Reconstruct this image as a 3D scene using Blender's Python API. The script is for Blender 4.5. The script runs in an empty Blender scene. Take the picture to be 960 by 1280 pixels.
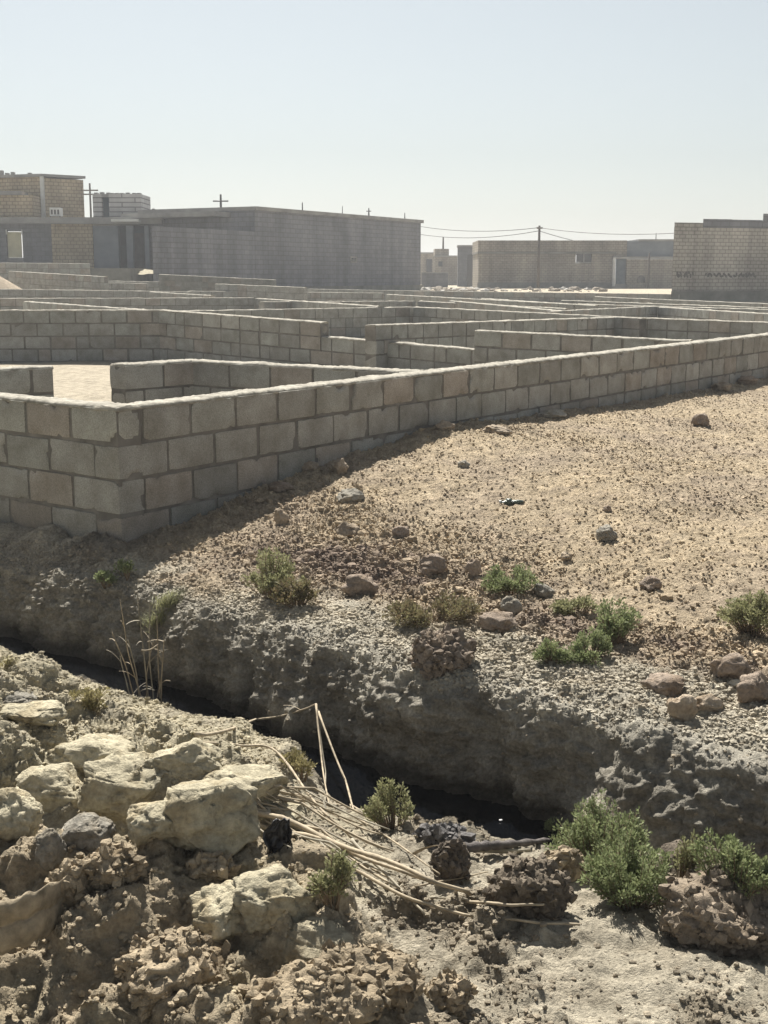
import bpy, math, random
import numpy as np
from mathutils import Vector

random.seed(7)
rng = np.random.default_rng(11)
scene = bpy.context.scene
COL = scene.collection
rad = math.radians

# ------------------------------------------------------------------ camera
F_PX, CX, CY = 1600.0, 480.0, 640.0
PITCH = rad(10.45)
EYE = 1.52
cp, sp = math.cos(PITCH), math.sin(PITCH)
cam = bpy.data.cameras.new("camera")
cam_o = bpy.data.objects.new("camera", cam)
COL.objects.link(cam_o)
cam_o.location = (0, 0, EYE)
cam_o.rotation_euler = (math.pi / 2 - PITCH, 0, 0)
cam.sensor_fit = 'HORIZONTAL'
cam.sensor_width = 36.0
cam.lens = 36.0 * F_PX / 960.0
cam.clip_start = 0.05
cam.clip_end = 5000
scene.camera = cam_o

def ray(px, py):
    xc, yc = (px - CX) / F_PX, (CY - py) / F_PX
    return Vector((xc, cp + yc * sp, -sp + yc * cp))

def W(px, py, D):
    """point of the sight line through a photo pixel at world distance y = D"""
    r = ray(px, py)
    t = D / r.y
    return Vector((r.x * t, D, EYE + r.z * t))

# ------------------------------------------------------------------ noise
_G = rng.normal(size=(256, 3))
_G /= np.linalg.norm(_G, axis=1)[:, None]

def _hash(ix, iy, iz, seed):
    with np.errstate(over='ignore'):
        h = (ix.astype(np.uint32) * np.uint32(374761393) + iy.astype(np.uint32) * np.uint32(668265263)
             + iz.astype(np.uint32) * np.uint32(2246822519) + np.uint32(seed * 3266489917 & 0xffffffff))
        h ^= h >> np.uint32(15)
        h *= np.uint32(2246822519)
        h ^= h >> np.uint32(13)
        h *= np.uint32(3266489917)
        h ^= h >> np.uint32(16)
    return h

def perlin(x, y, z, seed=0):
    x0, y0, z0 = np.floor(x), np.floor(y), np.floor(z)
    fx, fy, fz = x - x0, y - y0, z - z0
    ix, iy, iz = x0.astype(np.int64), y0.astype(np.int64), z0.astype(np.int64)
    u, v, w = [f * f * f * (f * (f * 6 - 15) + 10) for f in (fx, fy, fz)]
    out = np.zeros_like(fx)
    for dx in (0, 1):
        for dy in (0, 1):
            for dz in (0, 1):
                g = _G[_hash(ix + dx, iy + dy, iz + dz, seed) & np.uint32(255)]
                d = g[..., 0] * (fx - dx) + g[..., 1] * (fy - dy) + g[..., 2] * (fz - dz)
                out += d * (u if dx else 1 - u) * (v if dy else 1 - v) * (w if dz else 1 - w)
    return out * 1.5

def fbm(x, y, z, scale, octs=3, seed=0, gain=0.5):
    a, o, f = 1.0, 0.0, 1.0 / scale
    for k in range(octs):
        o = o + a * perlin(x * f, y * f, z * f, seed + k * 7)
        a *= gain
        f *= 2.03
    return o

def lumps(x, y, cell, seed, prob=0.8, rmin=0.25, rmax=0.55, angular=0.0):
    """height of half-buried lumps, one candidate per cell, in metres"""
    X, Y = x / cell, y / cell
    ix, iy = np.floor(X).astype(np.int64), np.floor(Y).astype(np.int64)
    best = np.zeros_like(X)
    zz = np.zeros_like(ix)
    for dx in (-1, 0, 1):
        for dy in (-1, 0, 1):
            h = _hash(ix + dx, iy + dy, zz, seed)
            a = (h & np.uint32(1023)).astype(float) / 1023
            b = ((h >> np.uint32(10)) & np.uint32(1023)).astype(float) / 1023
            c = ((h >> np.uint32(20)) & np.uint32(4095)).astype(float) / 4095
            r = rmin + (rmax - rmin) * ((c * 7.3) % 1.0) ** 2
            ang = ((c * 91.7) % 1.0) * 6.283
            asp = 0.65 + 0.5 * ((c * 37.1) % 1.0)
            ddx, ddy = X - (ix + dx + a), Y - (iy + dy + b)
            ca, sa = np.cos(ang), np.sin(ang)
            e1, e2 = (ddx * ca + ddy * sa) / asp, (-ddx * sa + ddy * ca) * asp
            q = np.abs(e1) ** 2.6 + np.abs(e2) ** 2.6
            hgt = np.clip(1 - q / r ** 2.6, 0, None) ** 0.45 * r
            best = np.maximum(best, np.where(c < prob, hgt, 0))
    return best * cell

def worley(x, y, z, seed):
    ix, iy, iz = [np.floor(a).astype(np.int64) for a in (x, y, z)]
    f1 = np.full(x.shape, 9.0)
    f2 = np.full(x.shape, 9.0)
    cid = np.zeros(x.shape)
    for dx in (-1, 0, 1):
        for dy in (-1, 0, 1):
            for dz in (-1, 0, 1):
                h = _hash(ix + dx, iy + dy, iz + dz, seed)
                a = (h & np.uint32(1023)).astype(float) / 1023
                b = ((h >> np.uint32(10)) & np.uint32(1023)).astype(float) / 1023
                c = ((h >> np.uint32(20)) & np.uint32(1023)).astype(float) / 1023
                d = np.sqrt((ix + dx + a - x) ** 2 + (iy + dy + b - y) ** 2 + (iz + dz + c - z) ** 2)
                nearer = d < f1
                f2 = np.where(nearer, f1, np.minimum(f2, d))
                cid = np.where(nearer, (a * 7.7 + b * 3.1 + c) % 1.0, cid)
                f1 = np.where(nearer, d, f1)
    return f1, f2, cid

def sst(a, b, x):
    t = np.clip((x - a) / (b - a), 0, 1)
    return t * t * (3 - 2 * t)

# ------------------------------------------------------------------ object helpers
def tag(o, label=None, cat=None, group=None, kind=None):
    if label: o["label"] = label
    if cat: o["category"] = cat
    if group: o["group"] = group
    if kind: o["kind"] = kind
    return o

def thing(name, label, cat, loc=(0, 0, 0), group=None):
    o = bpy.data.objects.new(name, None)
    COL.objects.link(o)
    o.location = loc
    o.empty_display_size = 0.1
    return tag(o, label, cat, group)

def link(name, me, mat, parent=None):
    o = bpy.data.objects.new(name, me)
    COL.objects.link(o)
    if mat: 
        me.materials.clear()
        me.materials.append(mat)
    if parent:
        o.parent = parent
        o.location = -Vector(parent.location)      # meshes are built in world coordinates
    return o

def np_mesh(name, V, Fq, smooth=True, col=None, uv=None):
    """V (n,3), Fq (m,k) all with the same number of corners"""
    me = bpy.data.meshes.new(name)
    V = np.asarray(V, dtype=np.float32)
    Fq = np.asarray(Fq, dtype=np.int32)
    m, k = Fq.shape
    me.vertices.add(len(V)); me.vertices.foreach_set("co", V.ravel())
    me.loops.add(m * k); me.loops.foreach_set("vertex_index", Fq.ravel())
    me.polygons.add(m)
    me.polygons.foreach_set("loop_start", np.arange(0, m * k, k, dtype=np.int32))
    me.polygons.foreach_set("use_smooth", np.full(m, smooth, dtype=bool))
    me.update(calc_edges=True)
    if col is not None:
        a = me.color_attributes.new("Col", 'FLOAT_COLOR', 'POINT')
        c = np.ones((len(V), 4), dtype=np.float32)
        c[:, :3] = col
        a.data.foreach_set("color", c.ravel())
    if uv is not None:
        l = me.uv_layers.new(name="UVMap")
        l.data.foreach_set("uv", np.asarray(uv, dtype=np.float32).ravel())
    return me

class MB:
    """collects triangles / quads into one mesh"""
    def __init__(s): s.v, s.f, s.uv, s.n = [], [], [], 0
    def quad(s, a, b, c, d, uv=None):
        i = len(s.v)
        s.v += [a, b, c, d]
        s.f.append((i, i + 1, i + 2, i + 3))
        s.uv += uv or [(0, 0), (1, 0), (1, 1), (0, 1)]
    def prism(s, foot, z0, z1, caps=True):
        """foot: 4 corners in order; z0/z1 number or per-corner list; uv in metres"""
        k = len(foot)
        zb = z0 if isinstance(z0, (list, tuple)) else [z0] * k
        zt = z1 if isinstance(z1, (list, tuple)) else [z1] * k
        area = sum(foot[i][0] * foot[(i + 1) % k][1] - foot[(i + 1) % k][0] * foot[i][1] for i in range(k))
        idx = list(range(k)) if area > 0 else list(range(k))[::-1]
        run = 0.0
        for a in range(k):
            i, j = idx[a], idx[(a + 1) % k]
            L = math.dist(foot[i][:2], foot[j][:2])
            s.quad((*foot[i][:2], zb[i]), (*foot[j][:2], zb[j]), (*foot[j][:2], zt[j]), (*foot[i][:2], zt[i]),
                   [(run, zb[i]), (run + L, zb[j]), (run + L, zt[j]), (run, zt[i])])
            run += L
        if caps and k == 4:
            q = [(*foot[i][:2], zt[i]) for i in idx]
            s.quad(*q, uv=[(p[0], p[1]) for p in q])
            q = [(*foot[i][:2], zb[i]) for i in idx[::-1]]
            s.quad(*q, uv=[(p[0], p[1]) for p in q])
    def build(s, name, mat, parent=None, smooth=False):
        return link(name, np_mesh(name, s.v, s.f, smooth, uv=s.uv), mat, parent)

def line_foot(a, b, back):
    """footprint of a wall with visible face a->b and thickness 'back' away from the camera"""
    a, b = Vector(a[:2]), Vector(b[:2])
    n = Vector((-(b - a).y, (b - a).x)).normalized()
    if n.dot((a + b) / 2) < 0: n = -n
    return [tuple(a), tuple(b), tuple(b + n * back), tuple(a + n * back)]

def tube_arrays(pts, radii, sides=6):
    pts = [Vector(p) for p in pts]
    V, Fq = [], []
    up = Vector((0.13, 0.2, 1))
    for i, p in enumerate(pts):
        t = (pts[min(i + 1, len(pts) - 1)] - pts[max(i - 1, 0)]).normalized()
        a = t.cross(up)
        if a.length < 1e-4: a = t.cross(Vector((1, 0, 0)))
        a.normalize(); b = t.cross(a)
        r = radii[i] if hasattr(radii, '__len__') else radii
        for k in range(sides):
            q = 2 * math.pi * k / sides
            V.append(p + (a * math.cos(q) + b * math.sin(q)) * r)
    for i in range(len(pts) - 1):
        for k in range(sides):
            k2 = (k + 1) % sides
            Fq.append((i * sides + k, i * sides + k2, (i + 1) * sides + k2, (i + 1) * sides + k))
    n = len(V)
    V.append(pts[0]); V.append(pts[-1])
    for k in range(sides):
        k2 = (k + 1) % sides
        Fq.append((n, k2, k, n))
        e = (len(pts) - 1) * sides
        Fq.append((n + 1, e + k, e + k2, n + 1))
    return V, Fq

def poly_mesh(name, V, Fl, smooth=True):
    me = bpy.data.meshes.new(name)
    Fl = [tuple(dict.fromkeys(f)) for f in Fl]
    me.from_pydata([tuple(v) for v in V], [], Fl)
    me.polygons.foreach_set("use_smooth", [smooth] * len(me.polygons))
    me.update()
    return me

def tubes(name, lst, mat, parent=None, sides=6):
    V, Fl = [], []
    for pts, r in lst:
        v, f = tube_arrays(pts, r, sides)
        o = len(V)
        V += v
        Fl += [tuple(i + o for i in q) for q in f]
    return link(name, poly_mesh(name, V, Fl), mat, parent)

# ------------------------------------------------------------------ materials
def mat_base(name):
    m = bpy.data.materials.new(name)
    m.use_nodes = True
    nt = m.node_tree
    return m, nt, nt.nodes["Principled BSDF"]

def N(nt, typ, **kw):
    n = nt.nodes.new(typ)
    for k, v in kw.items():
        if k.startswith("i_"): n.inputs[k[2:].replace("_", " ")].default_value = v
        else: setattr(n, k, v)
    return n

def mixcol(nt, a, b, fac, mode='MIX'):
    m = nt.nodes.new("ShaderNodeMix")
    m.data_type = 'RGBA'
    m.blend_type = mode
    for sock, val in ((m.inputs[0], fac), (m.inputs[6], a), (m.inputs[7], b)):
        if isinstance(val, bpy.types.NodeSocket): nt.links.new(val, sock)
        elif isinstance(val, (int, float)): sock.default_value = val
        else: sock.default_value = (*val, 1)
    return m.outputs[2]

def ramp(nt, sock, p0, p1, c0=(0, 0, 0), c1=(1, 1, 1)):
    r = nt.nodes.new("ShaderNodeValToRGB")
    r.color_ramp.elements[0].position = p0
    r.color_ramp.elements[1].position = p1
    r.color_ramp.elements[0].color = (*c0, 1)
    r.color_ramp.elements[1].color = (*c1, 1)
    nt.links.new(sock, r.inputs[0])
    return r.outputs[0]

def noise_tex(nt, scale, detail=4, coord=None, rough=0.6):
    n = N(nt, "ShaderNodeTexNoise")
    n.inputs["Scale"].default_value = scale
    n.inputs["Detail"].default_value = detail
    n.inputs["Roughness"].default_value = rough
    if coord is not None: nt.links.new(coord, n.inputs["Vector"])
    return n.outputs["Fac"]

def earth_mat(name, use_col=True, color=(.35, .29, .2), spread=0.45, bump=0.5, bscale=120):
    m, nt, b = mat_base(name)
    co = N(nt, "ShaderNodeTexCoord").outputs["Object"]
    if use_col:
        base = N(nt, "ShaderNodeVertexColor", layer_name="Col").outputs["Color"]
    else:
        base = N(nt, "ShaderNodeRGB").outputs[0]
        base.default_value = (*color, 1)
    n1 = noise_tex(nt, 9, 6, co)
    n2 = noise_tex(nt, 75, 4, co)
    c1 = mixcol(nt, base, ramp(nt, n1, .3, .75, (1 - spread,) * 3, (1 + spread * .45,) * 3), 1.0, 'MULTIPLY')
    c2 = mixcol(nt, c1, ramp(nt, n2, .3, .7, (1 - spread * .8,) * 3, (1 + spread * .5,) * 3), 1.0, 'MULTIPLY')
    nt.links.new(c2, b.inputs["Base Color"])
    b.inputs["Roughness"].default_value = .95
    b.inputs["Specular IOR Level"].default_value = .12
    bp = N(nt, "ShaderNodeBump")
    bp.inputs["Strength"].default_value = bump
    bp.inputs["Distance"].default_value = .02
    add = N(nt, "ShaderNodeMath", operation='ADD')
    nt.links.new(noise_tex(nt, bscale, 5, co, .7), add.inputs[0])
    nt.links.new(noise_tex(nt, bscale * .35, 3, co), add.inputs[1])
    nt.links.new(add.outputs[0], bp.inputs["Height"])
    nt.links.new(bp.outputs[0], b.inputs["Normal"])
    return m

def block_mat(name, tint=1.0):
    m, nt, b = mat_base(name)
    co = N(nt, "ShaderNodeTexCoord").outputs["Object"]
    base = N(nt, "ShaderNodeVertexColor", layer_name="Col").outputs["Color"]
    c1 = mixcol(nt, base, ramp(nt, noise_tex(nt, 5, 5, co), .3, .72, (.68, .66, .62), (1.12, 1.12, 1.12)), 1.0, 'MULTIPLY')
    c2 = mixcol(nt, c1, ramp(nt, noise_tex(nt, 140, 3, co, .8), .32, .6, (.62, .62, .62), (1.1, 1.1, 1.1)), 1.0, 'MULTIPLY')
    nt.links.new(c2, b.inputs["Base Color"])
    b.inputs["Roughness"].default_value = .93
    b.inputs["Specular IOR Level"].default_value = .15
    bp = N(nt, "ShaderNodeBump")
    bp.inputs["Strength"].default_value = .55
    bp.inputs["Distance"].default_value = .006
    nt.links.new(noise_tex(nt, 160, 4, co, .75), bp.inputs["Height"])
    nt.links.new(bp.outputs[0], b.inputs["Normal"])
    return m

def plain_mat(name, color, rough=.8, spread=.25, scale=6, bump=.15, spec=.25, dist=.01):
    m, nt, b = mat_base(name)
    co = N(nt, "ShaderNodeTexCoord").outputs["Object"]
    c = mixcol(nt, tuple(x * (1 - spread) for x in color), tuple(min(1, x * (1 + spread)) for x in color),
               ramp(nt, noise_tex(nt, scale, 6, co), .3, .7))
    nt.links.new(c, b.inputs["Base Color"])
    b.inputs["Roughness"].default_value = rough
    b.inputs["Specular IOR Level"].default_value = spec
    if bump:
        bp = N(nt, "ShaderNodeBump")
        bp.inputs["Strength"].default_value = bump
        bp.inputs["Distance"].default_value = dist
        nt.links.new(noise_tex(nt, scale * 8, 4, co), bp.inputs["Height"])
        nt.links.new(bp.outputs[0], b.inputs["Normal"])
    return m

def masonry_mat(name, color, color2, mortar, bw=.4, bh=.2, ms=.014, stain=.35):
    """block or brick courses on a far building, in metres over the UV map"""
    m, nt, b = mat_base(name)
    tc = N(nt, "ShaderNodeTexCoord")
    br = N(nt, "ShaderNodeTexBrick")
    br.inputs["Scale"].default_value = 1
    br.inputs["Brick Width"].default_value = bw
    br.inputs["Row Height"].default_value = bh
    br.inputs["Mortar Size"].default_value = ms
    br.inputs["Mortar Smooth"].default_value = .3
    br.inputs["Color1"].default_value = (*color, 1)
    br.inputs["Color2"].default_value = (*color2, 1)
    br.inputs["Mortar"].default_value = (*mortar, 1)
    nt.links.new(tc.outputs["UV"], br.inputs["Vector"])
    n1 = noise_tex(nt, .45, 7, tc.outputs["Object"], .65)
    c = mixcol(nt, br.outputs["Color"], ramp(nt, n1, .32, .7, (1 - stain,) * 3, (1.12,) * 3), 1.0, 'MULTIPLY')
    mp = N(nt, "ShaderNodeMapping")
    mp.inputs["Scale"].default_value = (1.6, 1.6, .12)
    nt.links.new(tc.outputs["Object"], mp.inputs["Vector"])
    n2 = noise_tex(nt, 1.0, 5, mp.outputs[0])
    c = mixcol(nt, c, ramp(nt, n2, .35, .6, (1 - stain * .8,) * 3, (1.05,) * 3), 1.0, 'MULTIPLY')
    nt.links.new(c, b.inputs["Base Color"])
    b.inputs["Roughness"].default_value = .92
    b.inputs["Specular IOR Level"].default_value = .15
    bp = N(nt, "ShaderNodeBump")
    bp.inputs["Strength"].default_value = .7
    bp.inputs["Distance"].default_value = .02
    bp.invert = True
    nt.links.new(br.outputs["Fac"], bp.inputs["Height"])
    nt.links.new(bp.outputs[0], b.inputs["Normal"])
    return m

def leaf_mat(name, c0, c1):
    m, nt, b = mat_base(name)
    geo = N(nt, "ShaderNodeNewGeometry")
    c = mixcol(nt, c0, c1, geo.outputs["Random Per Island"])
    nt.links.new(c, b.inputs["Base Color"])
    b.inputs["Roughness"].default_value = .6
    b.inputs["Specular IOR Level"].default_value = .25
    tr = N(nt, "ShaderNodeBsdfTranslucent")
    nt.links.new(c, tr.inputs["Color"])
    mx = N(nt, "ShaderNodeMixShader")
    mx.inputs[0].default_value = .35
    nt.links.new(b.outputs[0], mx.inputs[1])
    nt.links.new(tr.outputs[0], mx.inputs[2])
    nt.links.new(mx.outputs[0], nt.nodes["Material Output"].inputs["Surface"])
    return m

M = {}
M["ground"] = earth_mat("ground_earth", True, spread=.42, bump=.9, bscale=130)
M["clod"] = earth_mat("clod_earth", True, spread=.35, bump=.7, bscale=130)
M["block"] = block_mat("concrete_block")
M["mortar"] = plain_mat("mortar", (.33, .31, .265), .95, .4, 14, .7, .1)
M["mortar_dark"] = plain_mat("joint_mortar", (.17, .16, .145), .95, .3, 9, .4, .1)
M["reed"] = plain_mat("dry_reed", (.33, .275, .195), .75, .45, 26, .2, .25, .003)
M["reed_grey"] = plain_mat("weathered_reed", (.30, .27, .21), .8, .35, 14, .2, .2, .003)
M["char"] = plain_mat("blackened_wood", (.10, .09, .085), .8, .5, 20, .5, .2)
M["bark"] = plain_mat("plant_stem", (.20, .15, .10), .85, .3, 20, .2, .2)
M["leaf_green"] = leaf_mat("leaf_green", (.15, .18, .08), (.28, .315, .16))
M["leaf_olive"] = leaf_mat("leaf_olive", (.19, .195, .095), (.33, .325, .18))
M["leaf_yellow"] = leaf_mat("leaf_yellow", (.21, .185, .085), (.32, .28, .14))
M["leaf_brown"] = leaf_mat("leaf_brown", (.16, .12, .07), (.19, .18, .09))
M["sack"] = plain_mat("beige_sheeting", (.27, .225, .16), .9, .5, 22, .5, .1, .006)
M["plastic_black"] = plain_mat("black_plastic", (.025, .025, .028), .32, .4, 20, .3, .5)
M["bottle"] = plain_mat("green_plastic", (.05, .075, .055), .3, .4, 25, .3, .5)
M["white"] = plain_mat("white_plastic", (.62, .62, .60), .5, .1, 20, .1, .4)
M["steel_dark"] = plain_mat("dark_steel", (.06, .06, .06), .6, .3, 4, 0, .4)
M["wood_pole"] = plain_mat("pole_wood", (.10, .085, .07), .85, .3, 4, .2, .2)
M["grey_block"] = masonry_mat("grey_block_wall", (.225, .23, .25), (.19, .196, .215), (.15, .15, .16), .4, .2, .016, .3)
M["blue_block"] = masonry_mat("blue_grey_wall", (.20, .205, .215), (.175, .18, .19), (.14, .14, .145), .4, .2, .012, .35)
M["tan_brick"] = masonry_mat("tan_brick_wall", (.52, .43, .29), (.45, .365, .25), (.29, .24, .175), .26, .16, .02, .3)
M["buff_brick"] = masonry_mat("buff_brick_wall", (.40, .355, .29), (.34, .30, .245), (.23, .21, .175), .26, .14, .018, .4)
M["pale_brick"] = masonry_mat("pale_brick_wall", (.53, .50, .455), (.46, .435, .39), (.29, .275, .25), .26, .14, .018, .42)
M["pale_sheet"] = masonry_mat("pale_block_wall", (.47, .46, .45), (.42, .41, .40), (.20, .19, .19), 1.2, .21, .03, .15)
M["slab"] = plain_mat("roof_concrete", (.25, .245, .235), .9, .3, 1.2, .2, .15)
M["plinth"] = plain_mat("stained_plinth", (.17, .17, .15), .92, .35, 1.5, .2, .15)
M["plaster_blue"] = plain_mat("blue_grey_render", (.16, .18, .20), .9, .25, 1.0, .1, .15)
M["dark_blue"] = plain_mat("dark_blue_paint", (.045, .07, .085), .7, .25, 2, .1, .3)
M["door_cream"] = plain_mat("cream_door", (.50, .46, .31), .6, .12, 3, .1, .3)
M["door_blue"] = plain_mat("blue_door", (.16, .20, .24), .6, .2, 3, .1, .3)
M["window_dark"] = plain_mat("window_glass", (.03, .03, .028), .15, .2, 3, 0, .5)
M["graffiti"] = plain_mat("spray_paint", (.11, .105, .10), .7, .2, 3, 0, .2)
M["ac_white"] = plain_mat("cooler_metal", (.55, .55, .53), .5, .12, 4, 0, .4)

# ------------------------------------------------------------------ terrain
th = math.atan2(0.64, 0.77)
cs, sn = math.cos(th), math.sin(th)          # ditch runs along (cs,-sn); the field lies towards (sn,cs)
def sn2xy(s, n): return cs * s + sn * n, -sn * s + cs * n

C0 = W(145, 512, 7.0)                        # outer corner of the near plot wall
U = Vector((.565, .825)).normalized()        # direction of its right-hand face
VV = Vector((-.795, .606)).normalized()      # direction of its left-hand face

def grow(a, step, limit, f=1.07):
    out, x = [], a
    while x < limit:
        step *= f
        x += step
        out.append(x)
    return out

STEP = .0088
s_in = np.arange(-7.0, -0.45, STEP)
s_hi = grow(s_in[-1], STEP, 1500)
s_lo = [2 * s_in[0] - v for v in grow(s_in[0], STEP, s_in[0] + 1500)][::-1]
S1 = np.array(s_lo + list(s_in) + s_hi)

prof = np.array([(1.30, -.10), (2.6, -.10), (2.9, -.15), (3.15, -.265), (3.45, -.42), (3.54, -.53), (3.64, -.57),
                 (3.70, -.52), (3.725, -.42), (3.735, -.32), (3.752, -.2), (3.775, -.11), (3.80, -.05), (3.84, -.012), (4.06, .02), (4.3, .03)])
seg = np.r_[0, np.cumsum(np.hypot(np.diff(prof[:, 0]), np.diff(prof[:, 1])))]
a_in = np.arange(0, seg[-1], STEP * .95)
n_in, z_in = np.interp(a_in, seg, prof[:, 0]), np.interp(a_in, seg, prof[:, 1])
k = np.ones(9) / 9                            # soften the profile's corners
n_in = np.convolve(np.pad(n_in, 4, 'edge'), k, 'valid'); z_in = np.convolve(np.pad(z_in, 4, 'edge'), k, 'valid')
n_f, x = [], n_in[-1]
while x < 16:
    x += STEP * (1 + .22 * (x - 4.3)); n_f.append(x)
n_f += grow(n_f[-1], n_f[-1] - n_f[-2], 1500, 1.05)
n_b = [2 * 1.30 - v for v in grow(1.30, STEP, 1.30 + 600, 1.08)][::-1]
Nr = np.r_[n_b, n_in, n_f]
Zr = np.r_[np.full(len(n_b), -.10), z_in, np.full(len(n_f), .03)]
dA = np.hypot(np.diff(Nr), np.diff(Zr))
Ar = np.r_[0, np.cumsum(dA)]
Ar -= np.interp(1.30, Nr[:len(n_b) + 5], Ar[:len(n_b) + 5])

SS, NN = np.meshgrid(S1, Nr)
_, ZZ = np.meshgrid(S1, Zr)
_, AA = np.meshgrid(S1, Ar)
one = np.zeros_like(SS)
# wandering banks
lip = np.interp(SS, [-9, -5.76, -4.78, -3.6, -2.47, -1.6, 0, 4], [.2, .20, .20, .07, -.02, -.10, -.2, -.2])
lip = lip + .09 * perlin(SS * 1.5, one, one, 3) + .045 * perlin(SS * 4.3, one, one, 4) + .02 * perlin(SS * 11, one, one, 6)
near = np.interp(SS, [-8, -4.46, -4.0, -3.1, -2.73, -2.35, -1.9, 0], [.34, .20, .02, -.10, -.14, .0, .08, .05])
near = near + .02 * perlin(SS * 4, one, one, 5)
NN = NN + lip * sst(3.60, 3.70, NN) * (1 - sst(4.1, 6.0, NN)) + near * sst(2.7, 3.2, NN) * (1 - sst(3.45, 3.66, NN))
slump = np.clip(perlin(SS * 1.25, one, one, 9) + .15 + .5 * perlin(SS * 3.7, one, one, 10), 0, 1)
NN = NN - .13 * slump * sst(3.66, 3.70, NN - lip) * np.interp(ZZ, [-.45, -.36, -.10], [1, .9, 0]) * (NN - lip < 3.85)
X = cs * SS + sn * NN
Y = -sn * SS + cs * NN
Z = ZZ.copy()
field = sst(3.9, 4.3, NN)
# bank on the far side dips and slumps towards the left
Z += -.05 * sst(-3.6, -4.6, SS) * sst(3.72, 3.85, NN) * (1 - sst(4.0, 4.9, NN))
# field swells gently away from the ditch, earth is heaped along the foot of the long wall
Z += field * (.10 * sst(4.2, 8.5, NN))
tw = (X - C0.x) * U.x + (Y - C0.y) * U.y
dw = (X - C0.x) * U.y - (Y - C0.y) * U.x     # >0 on the camera side of the long wall
bank = np.interp(tw, [-1, 0, .5, 1.1, 2.0, 3.2, 4.4, 10, 18, 40], [0, 0, .05, .13, .20, .245, .19, .12, .1, .1])
Z += field * bank * np.exp(-np.clip(dw, 0, None) / 2.3) * np.where(dw < 0, np.exp(dw / 2.0), 1)
# the building plots behind rise slowly, houses stand on higher ground
far = sst(44, 58, Y) * (NN > 5)
Z = Z + .10 * sst(14, 30, Y) * (NN > 5) + .55 * far
tl0 = (X - C0.x) * VV.x + (Y - C0.y) * VV.y
dl0 = np.abs((X - C0.x) * -VV.y + (Y - C0.y) * VV.x)
Z += field * .10 * np.exp(-(dl0 / .22) ** 2) * sst(-.3, .2, tl0) * (.6 + .8 * perlin(X * 3.5, Y * 3.5, one, 17))
Z += .05 * fbm(X, Y, one, 2.2, 2, 21) * field + .25 * perlin(X / 40, Y / 40, one, 8) * sst(70, 200, np.hypot(X, Y))
# --- near bank: pale clay heap, brown loose heap, mound on the right
hA = np.interp(NN, [1.9, 2.3, 2.7, 2.95, 3.2, 3.6], [.07, .07, .0, -.165, -.31, -.52])
hA = hA + .13 * sst(-1.0, -1.35, X) * (1 - sst(2.55, 3.1, NN)) + .06 * perlin(X * 2.2, Y * 2.2, one, 31)
yfront = 3.50 + .05 * perlin(X * 4, one, one, 32)
mA = sst(-.22, -.50, X) * sst(yfront - .10, yfront + .06, Y) * (NN < 3.62)
mAfull = mA.copy()
Z = np.where(NN < 3.62, Z * (1 - mA) + np.maximum(Z, hA) * mA, Z)
pit = sst(-.15, -.45, X) * np.exp(-((Y - 3.30) / .16) ** 2) * (NN < 3.5)
Z -= .06 * pit
hB = np.interp(Y, [1.6, 2.1, 2.45, 2.62, 2.86, 2.98, 3.12, 3.30], [-.10, -.09, -.03, .05, .145, .14, .03, -.2])
hB = hB + .05 * perlin(X * 3.1, Y * 3.1, one, 33)
xr = np.interp(Y, [2.0, 2.45, 2.85, 3.1], [.28, .09, -.13, -.30]) + .05 * perlin(one, Y * 5, one, 34)
mB = sst(xr + .16, xr - .10, X) * (NN < 3.3)
Z = np.where(hB > Z, Z * (1 - mB) + hB * mB, Z)
yR = Y - .05 * perlin(X * 6, one, one, 36)
mR = sst(.70, .86, X) * (1 - sst(1.5, 2.0, X)) * np.interp(yR, [2.93, 3.0, 3.08, 3.14, 3.27, 3.5], [0, .35, .92, 1, .8, 0])
Z += .17 * mR * (NN < 3.6)
mR2 = np.exp(-(((X - .78) / .12) ** 2 + ((Y - 3.33) / .10) ** 2))
Z += .05 * mR2 * (NN < 3.6)
# --- surface detail, pushed along the normal
P = np.stack([X, Y, Z], -1)
dU = np.gradient(P, axis=1); dV = np.gradient(P, axis=0)
Nrm = np.cross(dU, dV); Nrm /= np.linalg.norm(Nrm, axis=-1)[..., None] + 1e-12
Nrm *= np.sign(Nrm[..., 2:3] + 1e-9)
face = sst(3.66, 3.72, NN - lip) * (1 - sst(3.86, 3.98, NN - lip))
faceN = Nrm.copy()
m = (np.abs(SS + 3.7) < 9) & (NN > .6) & (NN < 26)
idx = np.nonzero(m)
x_, y_, z_, s_, n_, a_ = [q[idx] for q in (X, Y, Z, SS, NN, AA)]
fc, fl, wA, wB, wR = face[idx], field[idx], mAfull[idx], mB[idx] * (n_ < 3.3), (mR + mR2)[idx]
nb = (1 - fl) * (1 - fc)                       # near bank and ditch bed
d = np.zeros_like(x_)
o_ = np.zeros_like(x_)
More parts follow.
